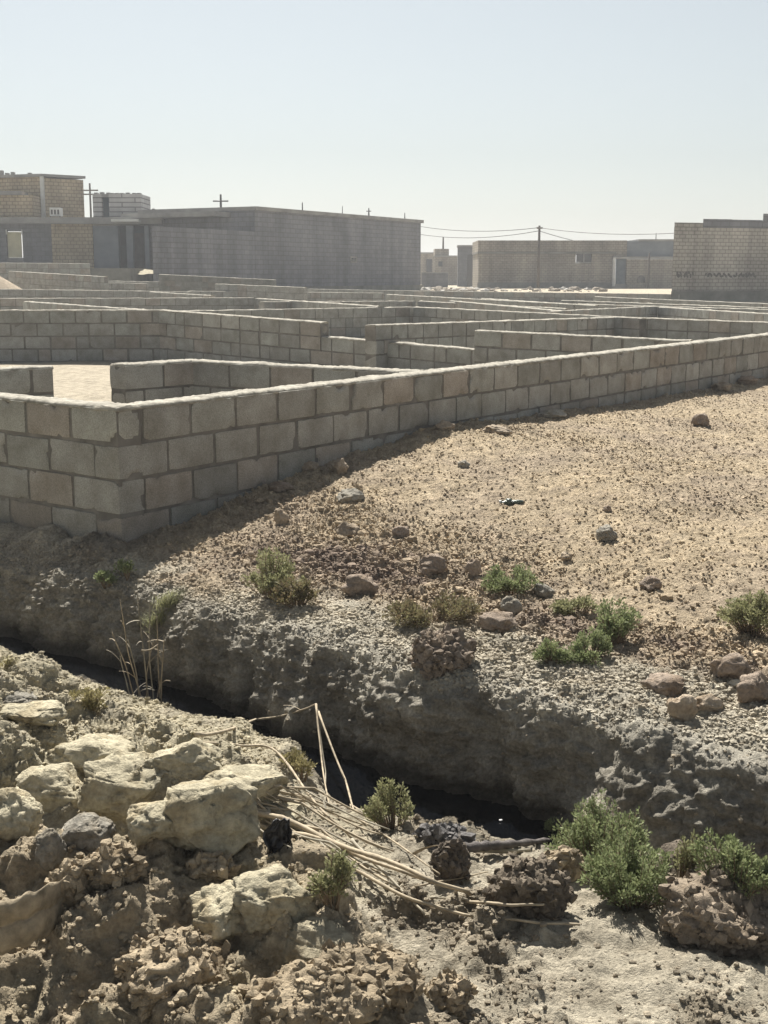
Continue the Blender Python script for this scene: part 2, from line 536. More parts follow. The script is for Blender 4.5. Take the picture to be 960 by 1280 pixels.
# ditch face: bulges, cavities, crumbling earth
def on(mask, fn):
    """evaluate fn only where mask is set"""
    out = np.zeros(mask.shape)
    q = np.nonzero(mask > .002)[0]
    out[q] = fn(q)
    return out
def face_relief(q):
    s1, a1, z1, o1 = s_[q], a_[q], z_[q], o_[q]
    big = perlin(s1 * 2.4, a1 * 1.9, o1, 41)
    r1 = 1 - 2 * np.abs(perlin(s1 * 4.2 + .8 * big, a1 * 3.0, o1, 42))
    r = .080 * big * (z1 < 5) + .012 * r1 + .032 * fbm(s1, a1 * .8, z1, .20, 4, 44, .62) + .010 * perlin(s1 * 9, z1 * 55, o1, 45) + .024 * fbm(s1, a1, z1, .05, 4, 46, .68) + .4 * lumps(s1, a1, .034, 48, .4) + .5 * lumps(s1 + 3, a1, .02, 49, .6)
    r += .09 * np.exp(-(((s1 + 2.95) / .22) ** 2 + ((z1 + .12) / .10) ** 2))
    r -= .07 * np.exp(-((s1 + 4.02 + .25 * (z1 + .2)) / .035) ** 2) + .06 * np.exp(-(((s1 + 2.72 + .5 * z1) / .05) ** 2)) * (z1 < -.1)
    return r * np.interp(z1, [-.6, -.42, -.2, -.05, 0.03], [.7, .9, 1.0, .6, .5])
df = on(fc, face_relief)
d += fc * df
# field: clods of several sizes, denser in drifts
dens = fbm(x_, y_, o_, 1.3, 3, 51)
pink = np.exp(-(((s_ + 4.15) / .75) ** 2 + ((n_ - 4.75) / .45) ** 2)) + .8 * np.exp(-(((s_ + 1.5) / .6) ** 2 + ((n_ - 4.35) / .35) ** 2)) \
     + .7 * np.exp(-(((s_ + 2.6) / .5) ** 2 + ((n_ - 4.6) / .25) ** 2))
pink = np.clip(pink, 0, 1)
wallfoot = np.exp(-np.abs(dw[idx]) / .35) * (tw[idx] > -.3)
rough = np.clip((.30 + .55 * dens) * (1 - .5 * sst(5.2, 6.6, n_)) + 1.0 * pink + .45 * wallfoot, .12, 1.4)
def field_relief(q):
    x1, y1, o1, rg = x_[q], y_[q], o_[q], rough[q]
    l1 = lumps(x1, y1, .16, 52, .22)
    l2 = lumps(x1 + .013 * perlin(x1 * 30, y1 * 30, o1, 57), y1, .075, 53, .6)
    l3 = lumps(x1, y1, .038, 54, .85)
    l4 = lumps(x1 + 3.1, y1 + 1.7, .024, 56, .85)
    return (.5 * l1 * np.clip(rg - .25, 0, 1) + .8 * l2 * np.clip(rg - .12, 0, 2) + 1.0 * l3 * np.clip(rg + .28, 0, 1.2) + .95 * l4 * np.clip(rg + .6, 0, 1.2)
            + .014 * fbm(x1, y1, o1, .16, 4, 55, .6) * (0.6 + rg))
cl = on(fl * (1 - fc), field_relief)
d += fl * (1 - fc) * cl
# near bank: crust with scattered crumbs
dens2 = on(nb, lambda q: np.clip(.22 + 1.1 * fbm(x_[q], y_[q], o_[q], .42, 3, 63), 0, 1))
def crust_relief(q):
    x1, y1, o1, dd = x_[q], y_[q], o_[q], dens2[q]
    return (.026 * fbm(x1, y1, o1, .24, 5, 61, .62) + .008 * fbm(x1, y1, o1, .05, 3, 62)
            + 1.2 * lumps(x1, y1, .06, 64, .6) * dd + .8 * lumps(x1, y1, .11, 66, .5) * dd + .9 * lumps(x1, y1, .028, 65, .75) * (dd + .12))
d += nb * (1 - wA) * (1 - wB) * on(nb * (1 - wA) * (1 - wB), crust_relief)
# pale clay heap: broken lumps with cracks between
def clay_relief(q):
    x1, y1, z1, o1 = x_[q], y_[q], z_[q], o_[q]
    w1, w2, wid = worley(x1 * 5.0 + .6 * perlin(x1 * 6, y1 * 6, z1, 71), y1 * 5.0, z1 * 4, 72)
    v1, v2, vid = worley(x1 * 13 + .5 * perlin(x1 * 15, y1 * 15, z1, 73), y1 * 13, z1 * 13, 74)
    r = .55 * lumps(x1 + .03 * perlin(x1 * 8, y1 * 8, o1, 78), y1, .21, 79, .75, .35, .62) + .55 * lumps(x1, y1, .10, 80, .6, .3, .6) - .05 + .035 * (sst(0, .14, w2 - w1) - .6) + .025 * (wid - .5) + .010 * sst(0, .2, v2 - v1) + .016 * (vid - .5)
    r += .022 * fbm(x1, y1, z1, .12, 4, 75, .6) + .4 * lumps(x1, y1, .045, 76, .35) + .3 * lumps(x1, y1, .026, 77, .4)
    return r
d += nb * wA * np.interp(n_, [2.5, 3.0], [1, .28]) * on(nb * wA, clay_relief)
# brown loose heap: crumbs
def crumb_relief(q):
    s1, a1 = s_[q], a_[q]
    return (.8 * lumps(s1, a1, .13, 81, .5, .3, .6) + .75 * lumps(s1 + 5, a1, .06, 82, .8, .3, .6) + .85 * lumps(s1 + 9, a1, .030, 83, .9, .3, .6)
            + .8 * lumps(s1 + 7, a1, .019, 84, .9, .3, .6) + .04 * fbm(x_[q], y_[q], z_[q], .2, 4, 85, .6))
mk = nb * (1 - wA) * np.maximum(wB, np.clip(wR, 0, 1))
d += mk * on(mk, crumb_relief)
Dz = np.zeros_like(X); Dz[idx] = d
P = P + Nrm * Dz[..., None]

# colour of the earth itself
col = np.empty(P.shape)
def setc(mask, c):
    col[...] = col * (1 - mask[..., None]) + np.array(c) * mask[..., None]
col[...] = (.47, .382, .268)
mott = np.zeros_like(X); mott[idx] = fbm(x_, y_, o_, .9, 3, 91)
mot2 = np.zeros_like(X); mot2[idx] = fbm(x_, y_, z_, .16, 3, 92)
setc(sst(-.1, .5, mott) * .6 * field, (.52, .42, .285))
setc(sst(.0, -.5, mott) * .6 * field, (.40, .325, .245))
setc(sst(.05, .55, mot2) * .5 * field, (.37, .30, .225))
setc(sst(-.05, -.55, mot2) * .4 * field, (.55, .46, .335))
pk = np.zeros_like(X); pk[idx] = pink
setc(np.clip(pk * (.85 + .8 * mot2), 0, .85) * field, (.255, .20, .165))
salt = np.zeros_like(X); salt[idx] = np.exp(-((n_ - 4.12) / .22) ** 2) * sst(-.25, .25, fbm(x_, y_, o_, .4, 3, 93))
setc(np.clip(salt, 0, .8) * field, (.58, .54, .44))
setc(1 - field, (.485, .435, .34))
setc((1 - field) * sst(.0, .45, mot2) * .6, (.36, .315, .24))
cl2 = np.zeros_like(X); cl2[idx] = dens2
setc((1 - field) * (1 - np.clip(mAfull, 0, 1)) * sst(.3, .8, cl2) * .7, (.30, .255, .19))
setc(np.clip(mAfull, 0, 1) * (1 - field), (.53, .475, .345))
setc(np.clip(mAfull, 0, 1) * (1 - field) * sst(-.1, -.5, mot2) * .6, (.42, .375, .29))
mBc = np.clip(mB, 0, 1) * (NN < 3.3) * (1 - mAfull) * (1 - sst(3.02, 3.16, Y))
setc(sst(.1, -.15, X) * (1 - field) * (1 - mAfull) * sst(3.0, 3.2, Y) * (NN < 3.0), (.48, .43, .32))
setc(mBc, (.46, .385, .275))
setc(mBc * sst(.0, .5, mott + .4 * mot2) * .6, (.53, .46, .32))
setc(np.clip(mR + mR2, 0, 1) * (1 - field), (.235, .195, .155))
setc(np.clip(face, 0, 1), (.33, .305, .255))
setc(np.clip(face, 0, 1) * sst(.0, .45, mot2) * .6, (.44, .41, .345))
setc(sst(-.11, -.02, P[..., 2]) * sst(3.72, 3.80, NN) * (1 - sst(4.05, 4.5, NN)) * np.clip(.55 + .5 * mot2, 0, 1) * (1 - .8 * sst(-4.3, -4.8, SS)), (.55, .51, .42))
strat = np.zeros_like(X); strat[idx] = perlin(s_ * 1.2, z_ * 26, o_, 97) + .6 * fbm(s_, a_, z_, .09, 3, 98)
setc(np.clip(face, 0, 1) * sst(.15, .7, strat) * .55, (.46, .43, .365))
setc(np.clip(face, 0, 1) * sst(-.15, -.7, strat) * .55, (.24, .215, .175))
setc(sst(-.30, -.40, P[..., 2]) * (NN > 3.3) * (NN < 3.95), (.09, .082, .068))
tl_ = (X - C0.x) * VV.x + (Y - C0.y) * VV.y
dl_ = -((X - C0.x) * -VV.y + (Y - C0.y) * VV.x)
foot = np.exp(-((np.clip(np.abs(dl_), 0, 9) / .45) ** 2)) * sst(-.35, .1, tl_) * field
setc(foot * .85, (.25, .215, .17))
plots = (dw < -.2) * field
setc(plots * .8, (.50, .445, .35))

H, Wd = X.shape
ii = np.arange(H * Wd).reshape(H, Wd)
Fq = np.stack([ii[:-1, :-1], ii[:-1, 1:], ii[1:, 1:], ii[1:, :-1]], -1).reshape(-1, 4)
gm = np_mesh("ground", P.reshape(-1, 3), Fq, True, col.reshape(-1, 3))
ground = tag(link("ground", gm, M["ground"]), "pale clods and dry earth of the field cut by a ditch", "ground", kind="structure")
bpy.context.view_layer.update()

def gz(x, y):
    h, p, n, i = ground.ray_cast(Vector((x, y, 6)), Vector((0, 0, -1)))
    return p.z if h else 0.0

def pick(px, py):
    r = ray(px, py).normalized()
    h, p, n, i = ground.ray_cast(Vector((0, 0, EYE)), r)
    return p if h else None

def lifted(px, py, lift):
    """point on a sight line that floats 'lift' above the earth"""
    p = pick(px, py)
    r = ray(px, py).normalized()
    q = p.copy()
    if lift <= 0: return q
    for k in range(200):
        q = q - r * .012
        if q.z - gz(q.x, q.y) >= lift: break
    return q

# ------------------------------------------------------------------ water
wm, nt, b = mat_base("ditch_water")
b.inputs["Base Color"].default_value = (.002, .0025, .0035, 1)
b.inputs["Roughness"].default_value = .05
b.inputs["IOR"].default_value = 1.33
bp = N(nt, "ShaderNodeBump"); bp.inputs["Strength"].default_value = .02; bp.inputs["Distance"].default_value = .02
nt.links.new(noise_tex(nt, 9, 3, N(nt, "ShaderNodeTexCoord").outputs["Object"]), bp.inputs["Height"])
nt.links.new(bp.outputs[0], b.inputs["Normal"])
wv = [(*sn2xy(s, n), -.425) for s, n in ((-25, 3.1), (20, 3.1), (20, 3.9), (-25, 3.9))]
tag(link("water", np_mesh("water", wv, [(0, 1, 2, 3)], False), wm), "still black water in the bottom of the ditch", "water", kind="structure")

# ------------------------------------------------------------------ block walls
def block_arrays(cut):
    """surface grid of a unit box, welded per face only; returns points in [-1,1]^3 and quads"""
    nx, ny, nz = cut
    Vl, Fl = [], []
    for ax, sg in ((0, -1), (0, 1), (1, -1), (1, 1), (2, -1), (2, 1)):
        u, v = [(1, 2), (0, 2), (0, 1)][ax]
        cu, cv = (nx, ny, nz)[u], (nx, ny, nz)[v]
        gu, gv = np.meshgrid(np.linspace(-1, 1, cu + 1), np.linspace(-1, 1, cv + 1))
        pts = np.zeros((gu.size, 3)); pts[:, ax] = sg; pts[:, u] = gu.ravel(); pts[:, v] = gv.ravel()
        base = sum(len(q) for q in Vl)
        i = np.arange(gu.size).reshape(gu.shape) + base
        f = np.stack([i[:-1, :-1], i[:-1, 1:], i[1:, 1:], i[1:, :-1]], -1).reshape(-1, 4)
        if (sg > 0) == (ax == 1): f = f[:, ::-1]
        Vl.append(pts); Fl.append(f)
    return np.concatenate(Vl), np.concatenate(Fl)

def block_wall(name, label, legs, cuts=(2, 1, 1), group=None, seed=0, base=(.36, .352, .325), rough=.004, joint=.012,
               bed=True, skip=(), bh=.2, bl=.4, thick=.2):
    """legs: list of (A, B, ncourses, inset_even, inset_odd, side); A,B = (x,y,z of top) on the visible face"""
    r = np.random.default_rng(100 + seed)
    unit, uf = block_arrays(cuts)
    VV_, FF_, CC_ = [], [], []
    core = MB()
    caps = []
    nv = 0
    for li, (A, B, nc, e0, e1, side) in enumerate(legs):
        A, B = Vector(A), Vector(B)
        dirv = Vector((B.x - A.x, B.y - A.y)); L = dirv.length; dirv.normalize()
        nrm = Vector((-dirv.y, dirv.x)) * side     # into the wall body
        for c in range(nc):
            st = e0 if c % 2 == 0 else e1
            t = st
            first = True
            while t < L - .05:
                w = bl
                if first and (c % 2 == 1) and st == e0 == e1: w = bl * .5
                if r.random() < .07: w *= .5
                first = False
                w = min(w, L - t)
                if (li, c) in skip or any(k[0] == li and k[1] == c and len(k) == 4 and k[2] < t + w / 2 < k[3] for k in skip):
                    t += w; continue
                mid = t + w / 2
                zj = r.normal() * .0022
                jw = max(0, r.normal()) * .004
                ztop = A.z + (B.z - A.z) * mid / L - c * bh
                hx, hy, hz = w / 2 - joint / 2 - jw, thick / 2, bh / 2 - joint / 2
                sz = np.array([hx, hy, hz])
                p = unit * sz
                if cuts[0] > 3:
                    # worn arrises
                    rr = .010 + .008 * r.random()
                    q = np.clip(p, -(sz - rr), sz - rr)
                    dv = p - q
                    ln = np.linalg.norm(dv, axis=1)
                    mlt = np.where(ln > 1e-9, np.minimum(1, rr / np.maximum(ln, 1e-9)), 1)
                    p = q + dv * mlt[:, None]
                    off = r.random(3) * 50
                    nn = fbm(p[:, 0] + off[0], p[:, 1] + off[1], p[:, 2] + off[2], .09, 3, 7)
                    chip = np.clip(perlin(p[:, 0] * 9 + off[1], p[:, 1] * 9, p[:, 2] * 9 + off[0], 9) - (.24 if cuts[0] > 8 else .48), 0, 1)
                    edge = (ln > rr * 1.02)
                    p = p + (p - q) * (nn * rough * 8)[:, None] - np.sign(p) * (chip * edge * .06)[:, None]
                    p[:, 1] += nn * rough
                yaw = r.normal() * .004
                p = np.stack([p[:, 0] * math.cos(yaw) - p[:, 1] * math.sin(yaw), p[:, 0] * math.sin(yaw) + p[:, 1] * math.cos(yaw),
                              p[:, 2] + p[:, 0] * r.normal() * .006], -1)
                out = thick / 2 + r.normal() * .002
                ctr = Vector((A.x, A.y)) + dirv * mid + nrm * out
                slope = (B.z - A.z) / L
                Wp = np.stack([ctr.x + p[:, 0] * dirv.x + p[:, 1] * nrm.x, ctr.y + p[:, 0] * dirv.y + p[:, 1] * nrm.y,
                               ztop - bh / 2 + p[:, 2] + p[:, 0] * slope + zj], -1)
                g = 1 + r.normal() * .07
                pk = r.random()
                cc = np.array(base) * g * (np.array([1.05, .98, .94]) if pk < .15 else np.array([.98, 1.0, 1.0]) if pk < .4 else 1)
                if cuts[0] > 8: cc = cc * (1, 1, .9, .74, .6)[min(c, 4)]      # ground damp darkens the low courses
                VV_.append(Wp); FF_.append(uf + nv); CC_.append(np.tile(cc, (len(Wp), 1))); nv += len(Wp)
                t += w
        # joint mortar behind the faces
        ins = .012
        a2 = Vector((A.x, A.y)) + dirv * (.2 if e0 > 0 else ins) + nrm * ins
        b2 = Vector((B.x, B.y)) - dirv * ins + nrm * ins
        fa = [tuple(a2), tuple(b2), tuple(b2 + nrm * (thick - 2 * ins)), tuple(a2 + nrm * (thick - 2 * ins))]
        za, zb = A.z - .012, B.z - .012
        gaps = [k for k in skip if len(k) == 4 and k[0] == li and k[1] == 0]
        if (li, 0) in skip: za -= bh; zb -= bh
        lo = (A.z - nc * bh, B.z - nc * bh)
        if gaps:
            t0, t1 = gaps[0][2], gaps[0][3]
            depth = 1 + max(k[1] for k in skip if len(k) == 4 and k[0] == li)
            def seg_core(ta, tb, drop):
                pa, pb = Vector((A.x, A.y)) + dirv * ta + nrm * ins, Vector((A.x, A.y)) + dirv * tb + nrm * ins
                zz = [A.z + (B.z - A.z) * q / L - .012 - drop for q in (ta, tb)]
                f4 = [tuple(pa), tuple(pb), tuple(pb + nrm * (thick - 2 * ins)), tuple(pa + nrm * (thick - 2 * ins))]
                core.prism(f4, [lo[0], lo[1], lo[1], lo[0]], [zz[0], zz[1], zz[1], zz[0]])
            if t0 > .1: seg_core(ins, t0 - .01, 0); caps.append((A, B, dirv, nrm, L, 0, t0, 0))
            seg_core(max(t0, ins), min(t1, L - ins), depth * bh)
            caps.append((A, B, dirv, nrm, L, max(0, t0), min(t1, L), depth * bh))
            if t1 < L - .1: seg_core(t1 + .01, L - ins, 0); caps.append((A, B, dirv, nrm, L, t1, L, 0))
        else:
            core.prism(fa, [lo[0], lo[1], lo[1], lo[0]], [za, zb, zb, za])
            caps.append((A, B, dirv, nrm, L, min(e0, e1), L, 0))
    A0 = legs[0][0]
    t = thing(name, label, "wall", (A0[0], A0[1], A0[2] - legs[0][2] * bh), group)
    me = np_mesh("block", np.concatenate(VV_), np.concatenate(FF_), cuts[0] > 3, np.concatenate(CC_))
    link("blockwork", me, M["block"], t)
    core.build("joint_mortar", M["mortar_dark"], t)
    if bed:
        # rough mortar smeared along the top
        Vb, Fb = [], []
        for (A, B, dirv, nrm, L, t0, t1, drop) in caps:
            step = .014 if cuts[0] > 3 else .1
            ns = max(3, int((t1 - t0) / step)); nw = 10 if cuts[0] > 3 else 4
            tt, ww = np.meshgrid(np.linspace(t0 + .01, t1 - .004, ns), np.linspace(0, 1, nw))
            prof_h = np.clip(np.sin(np.pi * np.clip(ww, 0, 1)), 0, 1) ** .35
            hgt = .001 + prof_h * (.006 + .010 * np.clip(fbm(tt + seed, ww * .2, ww * 0, .30, 3, 12) + .4, 0, 2)) + prof_h * .007 * fbm(tt, ww * .2 + seed, ww * 0, .035, 3, 13, .7)
            hgt = np.where(prof_h < .05, -.012 - .012 * np.abs(perlin(tt * 9 + seed, ww, ww * 0, 15)), hgt)
            inn = (ww - .5) * (thick - .004 + .012 * fbm(tt, ww * 0, ww * 0 + seed, .10, 3, 14)) + thick / 2
            px_ = A.x + dirv.x * tt + nrm.x * inn; py_ = A.y + dirv.y * tt + nrm.y * inn
            pz_ = A.z + (B.z - A.z) * tt / L - drop + hgt
            o = sum(len(q) for q in Vb)
            i = np.arange(tt.size).reshape(tt.shape) + o
            Vb.append(np.stack([px_, py_, pz_], -1).reshape(-1, 3))
            f = np.stack([i[:-1, :-1], i[:-1, 1:], i[1:, 1:], i[1:, :-1]], -1).reshape(-1, 4)
            Fb.append(f)
            e = np.concatenate([np.stack([i[0, :-1], i[-1, :-1], i[-1, 1:], i[0, 1:]], -1)])
            Fb.append(e)
            Fb.append(np.array([[i[q, 0], i[q + 1, 0], i[nw - 2 - q, 0], i[nw - 1 - q, 0]] for q in range(nw // 2 - (1 if nw % 2 == 0 else 0))]))
            Fb.append(np.array([[i[q, -1], i[q + 1, -1], i[nw - 2 - q, -1], i[nw - 1 - q, -1]] for q in range(nw // 2 - (1 if nw % 2 == 0 else 0))]))
        link("mortar_bed", np_mesh("mortar_bed", np.concatenate(Vb), np.concatenate(Fb), True), M["mortar"], t)
    return t

ztop = C0.z
R_end = Vector((C0.x, C0.y)) + U * 19.0
L_end = Vector((C0.x, C0.y)) + VV * 4.2
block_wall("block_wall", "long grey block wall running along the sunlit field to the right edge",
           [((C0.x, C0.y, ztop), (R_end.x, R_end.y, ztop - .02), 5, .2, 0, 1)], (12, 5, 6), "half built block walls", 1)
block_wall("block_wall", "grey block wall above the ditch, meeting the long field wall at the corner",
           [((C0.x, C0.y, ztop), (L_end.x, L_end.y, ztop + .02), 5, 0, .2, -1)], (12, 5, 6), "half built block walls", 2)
def pw(px, py, D): p = W(px, py, D); return (p.x, p.y, p.z)
# cross wall with short return, behind the long wall
a, b_ = W(237, 452, 10.75), W(527, 466.5, 9.72)
block_wall("block_wall", "low cross wall joining the long field wall from behind",
           [((a.x, a.y, a.z), (b_.x, b_.y, b_.z), 4, 0, 0, 1)], (8, 4, 4), "half built block walls", 3)
a2 = W(155, 457, 10.2)
block_wall("block_wall", "short return wall beside the bright doorway gap, ending the cross wall",
           [((a2.x, a2.y, a2.z), (a.x + .11, a.y + .085, a.z), 4, 0, 0, 1)], (8, 4, 4), "half built block walls", 4)
a3, a4 = W(-95, 466, 9.75), W(68, 459.5, 10.2)
block_wall("block_wall", "short block wall on the left of the bright doorway gap",
           [((a3.x, a3.y, a3.z), (a4.x, a4.y, a4.z), 4, 0, 0, 1)], (8, 4, 4), "half built block walls", 5)
mid = (4, 2, 2)
def wall_px(label, p1, p2, nc=5, seed=0, cuts=(1, 1, 1), skip=(), bed=True, base=(.33, .33, .31)):
    block_wall("block_wall", label, [(pw(*p1), pw(*p2), nc, 0, 0, 1)], cuts, "half built block walls", seed, base, bed=bed, skip=skip, joint=.014)
wall_px("five course block wall at the back of the nearest plot, left of its corner", (-70, 388.5, 20.2), (206, 388, 20.62), 5, 6, (4, 2, 2))
wall_px("long back wall of the nearest plot with a missing stretch of its top course", (196.6, 388, 20.63), (668, 424, 16.4), 5, 7, (4, 2, 2),
        skip=((0, 0, 3.4, 99),))
wall_px("block wall starting behind the missing course and running back to a corner", (470, 407, 17.6), (778, 397, 24.25), 4, 8, (4, 2, 2))
wall_px("low wall just behind the long field wall, right of the missing course", (592, 413.5, 16.6), (862, 427, 15.2), 3, 9, (4, 2, 2))
wall_px("wall from the second plot corner to the right edge of the picture", (772, 397, 24), (985, 404.5, 22), 4, 10, (4, 2, 2))
wall_px("wall rising right to the dark third plot corner", (205, 389.5, 24.5), (524, 384, 28.7), 4, 11)
wall_px("wall falling right from the dark third plot corner", (516, 384, 28.5), (800, 398, 23.5), 4, 12)
wall_px("thin wall slanting down behind the left back wall", (28, 377, 31), (176, 387.5, 24), 4, 13)
wall_px("long far wall crossing the left half behind the slanting wall", (-60, 373.5, 34), (318, 372.5, 36), 4, 14)
wall_px("far wall falling right from the middle of the long far wall", (318, 373, 36), (470, 383, 28), 4, 15)
wall_px("far wall below the foot of the big grey building", (236, 364, 44), (480, 366.5, 47), 4, 16)
wall_px("far wall falling right in front of the rubble strip", (482, 368, 45), (742, 382, 33), 4, 17)
wall_px("far low wall in front of the utility pole", (560, 376, 36), (700, 389, 28), 4, 18)
wall_px("short far wall rising right in front of the brick building", (690, 389.5, 27), (822, 383, 34), 4, 19)
wall_px("far wall falling right in front of the tall brick building", (822, 384, 34), (985, 394, 27), 4, 20)
wall_px("farthest low wall before the tall brick building", (742, 371, 42), (985, 381, 36), 4, 21)
wall_px("second farthest low wall before the tall brick building", (720, 380, 37), (985, 388, 31), 4, 22)
wall_px("short pale topped wall before the dark porch of the left house", (95, 353, 44), (186, 354.5, 45), 5, 23)
wall_px("far wall at the foot of the reddish earth mound", (-40, 361, 40), (240, 365, 42), 5, 24)
wall_px("low wall slanting behind the reddish earth mound", (10, 339, 46), (130, 346, 43), 6, 25)
wall_px("boundary wall in front of the cream door", (-40, 328.5, 50), (112, 329.5, 50.5), 7, 26)
wall_px("short wall below the left end of the grey building", (268, 355, 45), (380, 359.5, 43), 5, 27)
wall_px("short far wall between the sand pile and the grey building", (186, 365, 41), (262, 369.5, 38), 4, 28)
wall_px("dark far wall below the courtyard of the grey building", (198, 343, 47.5), (345, 350, 47.5), 7, 29, base=(.22, .22, .20))

wall_px("farthest wall line at the lower edge of the rubble strip", (505, 363.5, 52), (850, 368, 50), 6, 30)
wall_px("far wall with a hidden right end, below the window of the buff building", (600, 373, 44), (724, 381, 37), 5, 31)
wall_px("low wall running right from the reddish mound's foot", (44, 350, 47), (210, 352.5, 48), 5, 32)
wall_px("far wall just below the grey building's plinth", (372, 361, 50), (530, 364, 51), 5, 33)
wall_px("long low wall behind the third plot corner", (330, 377.5, 32.5), (520, 376.5, 37), 4, 34)
wall_px("far wall falling right behind the third plot corner", (522, 376.5, 37), (705, 386, 31), 4, 35)
wall_px("low far wall in the right half, ending at the right border", (700, 375.5, 40), (990, 386, 33), 4, 36)

# ------------------------------------------------------------------ buildings
def quad_on(face_a, face_b, t0, t1, z0, z1, out, mat, name, parent, thick=.05):
    """thin box on a wall face a->b between t0..t1 (metres), proud by 'out' towards the camera"""
    a, b2 = Vector(face_a[:2]), Vector(face_b[:2])
    dv = (b2 - a).normalized()
    n = Vector((-dv.y, dv.x))
    if n.dot((a + b2) / 2) > 0: n = -n
    p, q = a + dv * t0 + n * out, a + dv * t1 + n * out
    mb = MB()
    mb.prism([tuple(p), tuple(q), tuple(q - n * thick), tuple(p - n * thick)], z0, z1)
    return mb.build(name, mat, parent)

def part_prism(name, mat, parent, foot, z0, z1):
    mb = MB(); mb.prism(foot, z0, z1)
    return mb.build(name, mat, parent)

def zat(py, D): return W(480, py, D).z

# --- big grey block building
cA, cB = W(318, 258, 56), W(526, 275, 69.6)
zA = cA.z
g = thing("grey_building", "long windowless grey block building with plain flat roofline", "building", (cA.x, cA.y, .5))
uA = Vector((cB.x - cA.x, cB.y - cA.y)).normalized()
vA = Vector((-uA.y, uA.x))
cAv = Vector((cA.x, cA.y)); cBv = Vector((cB.x, cB.y))
part_prism("wall", M["grey_block"], g, [tuple(cAv), tuple(cBv), tuple(cBv + vA * 6), tuple(cAv + vA * 6)], 1.05, zA - .16)
ov = .12
part_prism("roof_slab", M["slab"], g, [tuple(cAv - vA * ov - uA * .05), tuple(cBv - vA * ov + uA * ov), tuple(cBv + vA * 6.1 + uA * ov), tuple(cAv + vA * 6.3 - uA * .05)], zA - .157, zA)
part_prism("plinth", M["plinth"], g, [tuple(cAv - vA * .15 - uA * 1), tuple(cBv - vA * .15 + uA * .1), tuple(cBv + vA * 3), tuple(cAv + vA * 3 - uA * 1)], .2, 1.047)
# overhanging eave on its left side
part_prism("eave", M["slab"], g, [tuple(cAv + vA * 1.2 - uA * .05), tuple(cAv + vA * 6.3 - uA * .05), tuple(cAv + vA * 6.3 - uA * 1.2), tuple(cAv + vA * 1.2 - uA * 1.2)], zA - .42, zA - .22)
# courtyard wall continuing left
lw = cAv - uA * 6.6
part_prism("courtyard_wall", M["grey_block"], g, line_foot(lw, cAv - uA * .01, .25), 1.05, zat(284, 51.0))
part_prism("courtyard_plinth", M["plinth"], g, line_foot(lw - vA * .1, cAv - uA * 1.02 - vA * .1, .5), .2, 1.047)
# shaded recess high on the long face
LA = (cBv - cAv).length
for t0, t1, zz0, zz1, nm in ((.52 * LA, .56 * LA, 2.15, 2.45, "vent"),):
    fr = quad_on(cAv, cBv, t0, t1, zz0, zz1, .03, M["slab"], "vent_surround", g)
    o = quad_on(cAv, cBv, t0 + .08, t1 - .08, zz0 + .07, zz1 - .07, .034, M["window_dark"], "vent_grille", fr)
    o.location = (0, 0, 0)

# --- left house with upper storey
Dh = 58.0
h = thing("house", "two storey house with tan brick upper floor and cream door", "house", (W(60, 330, Dh).x, Dh, .6))
def hx(px, D=Dh): return W(px, 330, D).x
zs0, zs1 = zat(280, Dh), zat(272, Dh)
def hf(p0, p1, D=Dh, th=.3): return [(hx(p0, D), D), (hx(p1, D), D), (hx(p1, D), D + th), (hx(p0, D), D + th)]
def hseg(nm, mat, p0, p1, y0, y1, D=Dh, th=.3): return part_prism(nm, mat, h, hf(p0, p1, D, th), zat(y1, D), zat(y0, D))
zb = zat(336, Dh)
hseg("front_wall", M["blue_block"], -60, 9.5, 280, 336)
hseg("front_wall", M["blue_block"], 29.5, 70, 280, 336)
hseg("wall_above_door", M["blue_block"], 9.6, 29.4, 280, 289)
d_ = hseg("door", M["door_cream"], 11, 28, 290, 322, Dh + .08, .06)
hseg("door_step", M["slab"], 9.6, 29.4, 322.2, 336, Dh + .003, .29)
for q in (9.2, 28.6): 
    hseg("door_post", M["ac_white"], q, q + 1.2, 287, 293, Dh - .08, .07)
hseg("brick_panel", M["tan_brick"], 71.05, 111.95, 280, 336, Dh - .05, .3)
hseg("brick_pier", M["tan_brick"], 66, 71, 280, 336, Dh - .12, .3)
hseg("brick_pier", M["tan_brick"], 112, 117, 280, 336, Dh - .12, .3)
hseg("rendered_wall", M["plaster_blue"], 117.3, 149, 282, 337)
hseg("porch_column", M["plaster_blue"], 159, 167, 282, 337, Dh + .1, .3)
hseg("porch_column", M["plaster_blue"], 182, 187, 282, 337, Dh + .1, .3)
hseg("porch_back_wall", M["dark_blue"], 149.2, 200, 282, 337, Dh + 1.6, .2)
hseg("porch_side_wall", M["plaster_blue"], 196, 204, 282, 337, Dh, 1.5)
part_prism("porch_door", M["steel_dark"], h, hf(169, 180, Dh + 1.5, .08), zb, zat(290, Dh))
part_prism("roof_slab", M["slab"], h, [(hx(-62), Dh - .35), (hx(205), Dh - .35), (hx(205), Dh + 7), (hx(-62), Dh + 7)], zs0 + .004, zs1)
part_prism("canopy_slab", M["ac_white"], h, [(hx(146), Dh - .9), (hx(180), Dh - .9), (hx(180), Dh - .36), (hx(146), Dh - .36)], zat(278, Dh), zat(275, Dh))
part_prism("plinth", M["plinth"], h, [(hx(-62), Dh - 5.5), (hx(192), Dh - 5.5), (hx(205), Dh + 3), (hx(-62), Dh + 3)], .2, zb - .003)
part_prism("parapet", M["slab"], h, hf(178, 206, Dh + 1, .2), zs1 + .003, zat(268, Dh + 1))
